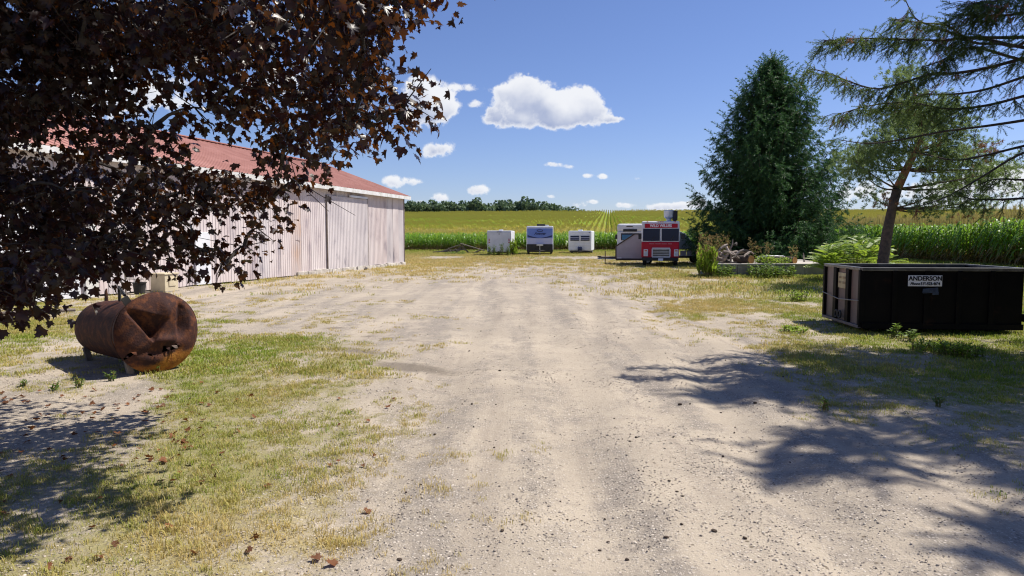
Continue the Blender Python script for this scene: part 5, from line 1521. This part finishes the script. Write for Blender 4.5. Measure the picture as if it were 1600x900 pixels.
# ------------------------------------------------------------------ corn
def corn_parts(seed, lscale=1., dry=.35, nl=12, seg=4, tassel=7, h=2.45):
    g = random.Random(seed)
    st_ = MB().tube([(0, 0, 0), (.01, 0, h * .5), (.0, .01, h * .9), (0, 0, h)], [.018, .015, .008, .005], 5, caps=False)
    v, f = [], []
    for i in range(nl):
        z = .25 + (h - .45) * i / nl; an = (i % 2) * math.pi + g.uniform(-.6, .6) + seed
        ln = .78 * lscale * math.sin(math.pi * (.22 + .62 * i / nl)) * g.uniform(.85, 1.15); up = g.uniform(.55, 1.1); lw = .05
        hd = np.array([math.cos(an), math.sin(an), 0]); sd3 = np.array([-hd[1], hd[0], 0])
        k = len(v)
        for q in range(seg + 1):
            s = q / seg
            pt = hd * ln * s * (1 - .12 * s) + np.array([0, 0, z + ln * (up * s - (up + .45) * s * s)])
            w = lw * (math.sin(math.pi * min(.95, .18 + .8 * s)) + .05)
            v += [pt - sd3 * w + np.array([0, 0, .012]), pt + sd3 * w + np.array([0, 0, .012])]
        for q in range(seg):
            a = k + 2 * q; f += [(a, a + 1, a + 3), (a, a + 3, a + 2)]
    tv, tf = [], []
    for i in range(tassel):
        an = g.uniform(0, 6.28); d = np.array([math.cos(an) * .35, math.sin(an) * .35, 1.]) if i else np.array([0, 0, 1.])
        b = np.array([0, 0, h - .05 + .02 * i]); t2 = b + d * g.uniform(.2, .32)
        sd3 = np.cross(d, [.3, 1, .2]); sd3 /= np.linalg.norm(sd3)
        k = len(tv); tv += [b - sd3 * .006, b + sd3 * .006, t2 + sd3 * .008, t2 - sd3 * .008]; tf += [(k, k + 1, k + 2), (k, k + 2, k + 3)]
    return st_, np.array(v), np.array(f), np.array(tv), np.array(tf)
def corn_leafmat():
    m, t, out = nmat('corn_leaf')
    g_ = N(t, 'ShaderNodeNewGeometry'); oi = N(t, 'ShaderNodeObjectInfo')
    rnd = mth(t, 'FRACT', mth(t, 'ADD', g_.outputs['Random Per Island'], oi.outputs['Random']))
    tcn = N(t, 'ShaderNodeTexCoord'); sp2 = N(t, 'ShaderNodeSeparateXYZ'); t.links.new(tcn.outputs['Object'], sp2.inputs[0])
    green = mixc(t, rnd, (.07, .185, .014), (.17, .29, .025))
    dryc = mixc(t, rnd, (.30, .20, .075), (.17, .12, .04))
    # the oldest, lowest leaves have dried
    f = rng_map(t, mth(t, 'ADD', sp2.outputs[2], mth(t, 'MULTIPLY', rnd, .7)), .75, 1.35, 1, 0)
    col = mixc(t, f, green, dryc)
    b = N(t, 'ShaderNodeBsdfPrincipled'); b.inputs['Roughness'].default_value = .42; b.inputs['Specular IOR Level'].default_value = .45
    t.links.new(col, b.inputs['Base Color'])
    tl = N(t, 'ShaderNodeBsdfTranslucent'); t.links.new(mixc(t, f, (.30, .52, .04), (.4, .25, .08)), tl.inputs[0])
    mx = N(t, 'ShaderNodeMixShader'); mx.inputs[0].default_value = .38
    t.links.new(b.outputs[0], mx.inputs[1]); t.links.new(tl.outputs[0], mx.inputs[2]); t.links.new(mx.outputs[0], out.inputs[0])
    return m
M['corn_leaf'] = corn_leafmat()
M['tassel_far'] = leafmat('far_corn_tassel', (.36, .34, .05), (.48, .42, .08), (.5, .46, .1), .3, .8)
M['corn_far'] = leafmat('far_corn_leaf', (.10, .225, .012), (.20, .31, .022), (.40, .54, .03), .38, .5, tint=(.46, .37, .06))
M['tassel'] = leafmat('corn_tassel', (.42, .33, .10), (.50, .40, .16), (.5, .4, .15), .3, .8)
variants = []
for q in range(5):
    s_, lv, lf, tv, tf = corn_parts(100 + q)
    sm_ = s_.mesh('stalk'); sm_.materials.append(M['corn_stalk'])
    lmesh = np_mesh('foliage', lv, lf); lmesh.materials.append(M['corn_leaf'])
    tm = np_mesh('tassel', tv, tf); tm.materials.append(M['tassel'])
    variants.append((sm_, lmesh, tm))
g = random.Random(12)
yy = 36.0; ncorn = 0
while ncorn < 296 and yy < EDGE_Y:
    a_ = thing('corn_plant', 'green tasselled corn plant in the front row right of the yard', 'corn plant', (EDGE_X + g.gauss(0, .05), yy, 0), g.uniform(0, 6.28), 'corn plants in the front row on the right')
    s = g.uniform(1.22, 1.42); a_.scale = (s, s, s)
    va = variants[ncorn % 5]
    for nm, me in zip(('stalk', 'foliage', 'tassel'), va):
        link(bpy.data.objects.new(nm, me), a_)
    yy += .165 * (1 + .25 * g.uniform(-1, 1)); ncorn += 1
# the rest of the field: short stretches of row, placed by the thousand
def row_chunk(length, spacing, seed, nl, seg, tassel, plant_h=2.45, lscale=1., mats=('corn_leaf', 'tassel')):
    g2 = random.Random(seed); LV_, LF_, SV, SF = [], [], [], []
    VL, FL, VS, FS = [], [], [], []
    off = 0; off2 = 0
    n = int(length / spacing)
    for i in range(n):
        s_, lv, lf, tv, tf = corn_parts(seed * 50 + i, lscale=lscale, nl=nl, seg=seg, tassel=tassel, h=plant_h * g2.uniform(.93, 1.07))
        T_ = np.array([g2.gauss(0, .04), i * spacing + g2.gauss(0, .03), 0])
        VL.append(lv + T_); FL.append(lf + off); off += len(lv)
        VS.append(tv + T_); FS.append(tf + off2); off2 += len(tv)
    VL = np.concatenate(VL); FL = np.concatenate(FL); VS = np.concatenate(VS); FS = np.concatenate(FS)
    V_ = np.concatenate([VL, VS]); F_ = np.concatenate([FL, FS + len(VL)])
    me = np_mesh('corn_row', V_, F_); me.materials.append(M[mats[0]]); me.materials.append(M[mats[1]])
    mi = np.zeros(len(F_), np.int32); mi[len(FL):] = 1; me.polygons.foreach_set('material_index', mi)
    return bpy.data.objects.new('corn_row', me)
near_protos = [row_chunk(3.0, .19, 300 + q, 11, 3, 6) for q in range(5)]
M_far = []
far_protos = [row_chunk(4.0, .2, 400 + q, 8, 2, 3, lscale=.62, mats=('corn_far', 'tassel_far')) for q in range(5)]
def big_tassel(o): return o
Pn, Rn = [], []
def add_row(dst, x0, y0, x1, y1, cl):
    L = math.hypot(x1 - x0, y1 - y0); n = max(1, int(L / cl)); ang = math.atan2(-(x1 - x0), y1 - y0)
    for i in range(n):
        t_ = i / n
        dst.append((x0 + (x1 - x0) * t_, y0 + (y1 - y0) * t_, ang + (math.pi if False else 0)))
nearrows = []
for r_ in range(1, 9): add_row(nearrows, EDGE_X + .76 * r_, 34, EDGE_X + .76 * r_, 90 + 0.0, 3.0)
for r_ in range(0, 9): add_row(nearrows, EDGE_X + 0, EDGE_Y + .76 * r_, -62, EDGE_Y + .76 * r_, 3.0)
add_row(nearrows, EDGE_X, 84.5, EDGE_X, 90, 3.0)
nr = np.array(nearrows)
def place(name, protos, rows, label):
    rows = np.asarray(rows); n = len(rows)
    z = hill(rows[:, 0], rows[:, 1])
    P_ = np.stack([rows[:, 0], rows[:, 1], z], 1)
    rot = np.stack([np.zeros(n), np.zeros(n), rows[:, 2]], 1)
    tn2 = np.clip(.05 + .85 * (vnoise(rows[:, 0] * .35, rows[:, 1], .05, 52) * .6 + vnoise(rows[:, 0] * .3, rows[:, 1], .16, 53) * .4 - .2) + .35 * np.exp(-((rows[:, 1] - 112) / 12) ** 2) + rng.normal(0, .12, n) + np.clip((rows[:, 0] - 45) / 60, 0, .4), 0, 1)
    o = scatter(name, protos, P_, rot, np.where((rows[:, 0] > 30) & (rows[:, 1] < 90), 1.32, 1.06) * rng.uniform(.88, 1.1, n) * (.88 + .24 * vnoise(rows[:, 0], rows[:, 1], .06, 51)), rng.integers(0, len(protos), n), tn2)
    return tag(o, label, 'corn')
place('corn_headland', near_protos, nr, 'dense green corn rows along the edge of the yard')
farrows = []
ra = R(8.0); rdx, rdy = math.sin(ra), math.cos(ra)
off = -150.0
while off < 340:
    # rows run up the hill, each starting at the headland
    segs = []
    s = 40.0
    while s < 345:
        x = off + rdx * s; y = rdy * s
        vis = x > -.24 * y - 6 and x < .86 * y + 10
        if vis and ((y > EDGE_Y + 7.2) or (x > EDGE_X + 6.8 and y > 40 and x < 80)):
            farrows.append((x + rng.normal() * .03, y, -ra))
        s += 4.0
    off += 1.0
fr_ = np.array(farrows)
place('corn_field', far_protos, fr_, 'yellow tasselled corn field climbing the hill to the horizon')
print('corn chunks', len(nr), len(fr_))

# ------------------------------------------------------------------ far wood
def crown_proto(seed, h, r):
    g2 = np.random.default_rng(seed); n = 260
    d = g2.normal(size=(n, 3)); d /= np.linalg.norm(d, axis=1, keepdims=True)
    lobes = g2.normal(size=(7, 3)) * np.array([r * .45, r * .45, h * .18]) + np.array([0, 0, h * .58])
    li = g2.integers(0, 7, n)
    P_ = lobes[li] + d * (r * .55) * g2.uniform(.7, 1.05, n)[:, None] * np.array([1, 1, .85])
    nr2 = d + g2.normal(size=(n, 3)) * .5
    tv = np.array([(-.5, -.3, 0), (.5, -.35, 0.05), (.35, .4, 0), (-.2, .5, .05)]); tf = np.array([(0, 1, 2), (0, 2, 3)])
    VV, FF = stamp(tv, tf, frames(g2.normal(size=(n, 3)), nr2), P_, g2.uniform(.9, 1.9, n))
    trunk = MB().tube([(0, 0, -1), (0, 0, h * .6)], [.3, .15], 6)
    V2 = np.concatenate([VV, np.array(trunk.v)]);
    F2 = np.concatenate([FF, np.array([(q[0], q[1], q[2]) for q in trunk.f if len(q) == 4] + [(q[0], q[2], q[3]) for q in trunk.f if len(q) == 4]) + len(VV)])
    return proto('wood_tree', V2, F2, M['wood_leaf'])
wp = [crown_proto(600 + q, 13 + q * .8, 4.2 + .3 * q) for q in range(5)]
P_ = []
g = random.Random(8)
for q in range(900):
    yy = g.uniform(395, 470); x = g.uniform(-150, 60)
    uu = 800 + F * x / yy
    edge_f = 1.0 if uu < 850 else max(.42, 1 - (uu - 850) / 130)
    if uu > 928: continue
    P_.append((x, yy, float(hill(np.array(x), np.array(yy))) + 2.4 + .6 * edge_f, edge_f * g.uniform(.72, .98)))
P_ = np.array(P_); n = len(P_)
o = scatter('woodland', wp, P_[:, :3], np.stack([np.zeros(n), np.zeros(n), rng.uniform(0, 6.28, n)], 1), P_[:, 3], rng.integers(0, 5, n), rng.uniform(0, 1, n))
tag(o, 'dark green woodland on the horizon beyond the corn', 'woodland')

# ------------------------------------------------------------------ grass, pebbles, fallen leaves, clods
def tuft_proto(seed, n, h, w, spread):
    g2 = np.random.default_rng(seed); v, f = [], []
    for i in range(n):
        an = g2.uniform(0, 6.28); b = np.array([g2.normal() * spread, g2.normal() * spread, -.005])
        ln = h * g2.uniform(.5, 1.15); lean = g2.uniform(.15, .95); hd = np.array([math.cos(an), math.sin(an), 0]); sd3 = np.array([-hd[1], hd[0], 0]) * w
        m_ = b + hd * ln * lean * .35 + np.array([0, 0, ln * .6]); e = b + hd * ln * lean + np.array([0, 0, ln * (1 - .35 * lean)])
        k = len(v); v += [b - sd3, b + sd3, m_ + sd3 * .8, m_ - sd3 * .8, e]; f += [(k, k + 1, k + 2), (k, k + 2, k + 3), (k + 3, k + 2, k + 4)]
    return proto('grass_tuft', v, f, M['grass'])
def grass_band(name, y0, y1, dens, protos, smin, smax, label, thr=.22):
    xs, ys = [], []
    for y in np.arange(y0, y1, (y1 - y0) / 24):
        st2 = (y1 - y0) / 24; wx = .80 * (y + st2) + .8
        n = int(2 * wx * st2 * dens); xs.append(rng.uniform(-wx, wx, n)); ys.append(rng.uniform(y, y + st2, n))
    x = np.concatenate(xs); y = np.concatenate(ys)
    gg = grassiness(x, y) + (vnoise(x, y, 2.3, 31) - .5) * .6 + (vnoise(x, y, 7., 32) - .5) * .5
    keep = (rng.uniform(size=len(x)) < np.clip((gg - thr) * 1.9, 0, 1)) & ~in_field(x, y) & (grassiness(x, y) > .04)
    # none inside the barn or on the pad
    rel = np.stack([x - bc.x, y - bc.y], 1); s = rel @ np.array([-WD.x, -WD.y]); o_ = rel @ np.array([WD.y, -WD.x])
    keep &= ~((s > -.2) & (s < BL + .2) & (o_ < .08) & (o_ > -BW - .2))
    keep &= ~((x > pL) & (x < pR) & (y > PD) & (y < PD + 8.1))
    x, y, gg = x[keep], y[keep], gg[keep]; n = len(x)
    z = height(x, y)
    sc2 = rng.uniform(smin, smax, n) * (.55 + .6 * np.clip(gg, 0, 1))
    tintv = np.clip(dryness(x, y) * 1.15 + .06 + rng.normal(0, .22, n), 0, 1)
    o = scatter(name, protos, np.stack([x, y, z], 1), np.stack([rng.normal(0, .1, n), rng.normal(0, .1, n), rng.uniform(0, 6.28, n)], 1), sc2, rng.integers(0, len(protos), n), tintv)
    print(name, n)
    return tag(o, label, 'grass')
tn = [tuft_proto(700 + q, 16, .042, .0022, .032) for q in range(6)]
tm_ = [tuft_proto(720 + q, 18, .06, .0045, .06) for q in range(5)]
tf_ = [tuft_proto(740 + q, 20, .13, .010, .16) for q in range(5)]
grass_band('grass', 2.6, 9.5, 250, tn, .8, 1.5, 'short dry and green grass on the verges near the viewer')
grass_band('grass', 9.5, 22, 95, tm_, .8, 1.5, 'short grass on the verges beside the tank and the dumpster', thr=.16)
grass_band('grass', 22, 90, 9, tf_, .7, 1.4, 'grass on the far yard around the barn and trailers', thr=.15)
# taller fringe under the corn and along the pad
n = 2600
x = rng.uniform(-60, 31, n); y = EDGE_Y - np.abs(rng.normal(0, .9, n)) - .1
x2 = EDGE_X - np.abs(rng.normal(0, .6, 900)); y2 = rng.uniform(36, 90, 900)
x3 = rng.uniform(pL - .3, pR, 500); y3 = PD - np.abs(rng.normal(0, .18, 500)) - .05
x = np.concatenate([x, x2, x3]); y = np.concatenate([y, y2, y3]); n = len(x)
o = scatter('tall_grass', tf_, np.stack([x, y, hill(x, y)], 1), np.stack([np.zeros(n), np.zeros(n), rng.uniform(0, 6.28, n)], 1), np.concatenate([rng.uniform(1.4, 3.2, n - 500), rng.uniform(.9, 1.8, 500)]), rng.integers(0, 5, n), rng.uniform(0, .45, n))
tag(o, 'uncut taller grass along the foot of the corn and the concrete pad', 'grass')
# pebbles
def pebble_proto(seed):
    bm = bmesh.new(); bmesh.ops.create_icosphere(bm, subdivisions=1, radius=1.)
    g2 = np.random.default_rng(seed); s = g2.uniform(.6, 1.2, 3) * np.array([1, 1, .62])
    for v in bm.verts: v.co = Vector(v.co) * float(g2.uniform(.8, 1.15)); v.co = Vector((v.co.x * s[0], v.co.y * s[1], v.co.z * s[2]))
    me = bpy.data.meshes.new('pebble'); bm.to_mesh(me); bm.free(); return me
def pebmat():
    m, t, out = nmat('pebble')
    b = N(t, 'ShaderNodeBsdfPrincipled'); t.links.new(b.outputs[0], out.inputs[0]); b.inputs['Roughness'].default_value = .85
    at_ = N(t, 'ShaderNodeAttribute', attribute_type='INSTANCER', attribute_name='tint')
    cr = N(t, 'ShaderNodeValToRGB'); t.links.new(at_.outputs['Fac'], cr.inputs[0])
    e = cr.color_ramp.elements; e[0].color = (.17, .145, .125, 1); e[1].color = (.60, .54, .46, 1)
    q = e.new(.4); q.color = (.34, .29, .245, 1); q = e.new(.75); q.color = (.46, .39, .31, 1)
    t.links.new(cr.outputs[0], b.inputs['Base Color']); return m
M['pebble'] = pebmat()
pbs = []
for q in range(6):
    me = pebble_proto(800 + q); me.materials.append(M['pebble']); pbs.append(bpy.data.objects.new('pebble', me))
xs, ys, ss = [], [], []
for (y0, y1, dn, s0, s1) in ((2.6, 6, 1150, .003, .012), (6, 10, 330, .005, .015), (10, 20, 50, .007, .018)):
    ym = np.linspace(y0, y1, 9)
    for a_, b_ in zip(ym[:-1], ym[1:]):
        wx = .8 * b_ + .5; n = int(2 * wx * (b_ - a_) * dn)
        xs.append(rng.uniform(-wx, wx, n)); ys.append(rng.uniform(a_, b_, n)); ss.append(s0 + (s1 - s0) * rng.uniform(size=n) ** 2.5)
x = np.concatenate(xs); y = np.concatenate(ys); s = np.concatenate(ss)
clump = vnoise(x, y, .9, 41) * .5 + vnoise(x, y, 2.8, 42) * .5
keep = (rng.uniform(size=len(x)) < np.clip((clump - .40) * 3.4, .05, 1)) & (grassiness(x, y) < .75)
x, y, s = x[keep], y[keep], s[keep]; n = len(x)
o = scatter('gravel', pbs, np.stack([x, y, height(x, y) + s * .2], 1), rng.uniform(0, 6.28, (n, 3)) * np.array([.08, .08, 1]), s, rng.integers(0, 6, n), rng.uniform(0, 1, n))
tag(o, 'loose stones scattered over the gravel drive', 'gravel')
print('pebbles', n)
# fallen maple leaves
flm = []
for q in range(4):
    v2 = MLV.copy(); v2[:, 2] = .35 * np.abs(v2[:, 0]) * (1 if q % 2 else .6) + .22 * np.sin(v2[:, 1] * 4 + q) * .5 + .12
    me = np_mesh('fallen_leaf', v2 - np.array([0, .4, 0]), MLF); me.materials.append(M['fallen_leaf']); flm.append(me)
g = random.Random(77)
def hz(x, y): return float(height(np.array([x]), np.array([y]))[0])
k = 0
while k < 150:
    if k < 85: u, v = g.uniform(0, 330), 590 + abs(g.gauss(0, 75)) + 40 * g.random()
    elif k < 130: u, v = g.uniform(0, 620), g.uniform(620, 895)
    else: u, v = g.uniform(250, 420), g.uniform(560, 760)
    if v > 895: continue
    q = gnd(u, v)
    o = bpy.data.objects.new('fallen_leaf', flm[k % 4]); COL.objects.link(o)
    o.location = (q.x, q.y, hz(q.x, q.y) + .012); o.rotation_euler = (g.gauss(0, .35), g.gauss(0, .35), g.uniform(0, 6.28)); s = g.uniform(.04, .075); o.scale = (s, s, s)
    tag(o, 'curled brown maple leaf fallen on the left verge', 'leaf', 'fallen leaves on the left verge'); k += 1
M['clod'] = mk('dark_clod', (.075, .05, .035), (.035, .025, .02), .95, 30)
cms = []
for q in range(4):
    me = pebble_proto(900 + q); me.materials.append(M['clod']); cms.append(me)
for k in range(70):
    u, v = g.uniform(560, 1250), 500 + 380 * g.random() ** 1.2
    q = gnd(u, v)
    if float(grassiness(np.array([q.x]), np.array([q.y]))[0]) > .4: continue
    o = bpy.data.objects.new('clod', cms[k % 4]); COL.objects.link(o); s = g.uniform(.008, .02) * (1.3 if g.random() < .15 else 1)
    o.location = (q.x, q.y, hz(q.x, q.y) + s * .35); o.rotation_euler = (0, 0, g.uniform(0, 6.28)); o.scale = (s * 1.25, s, s)
    tag(o, 'small dark clod lying on the pale gravel drive', 'clod', 'dark clods on the gravel drive')
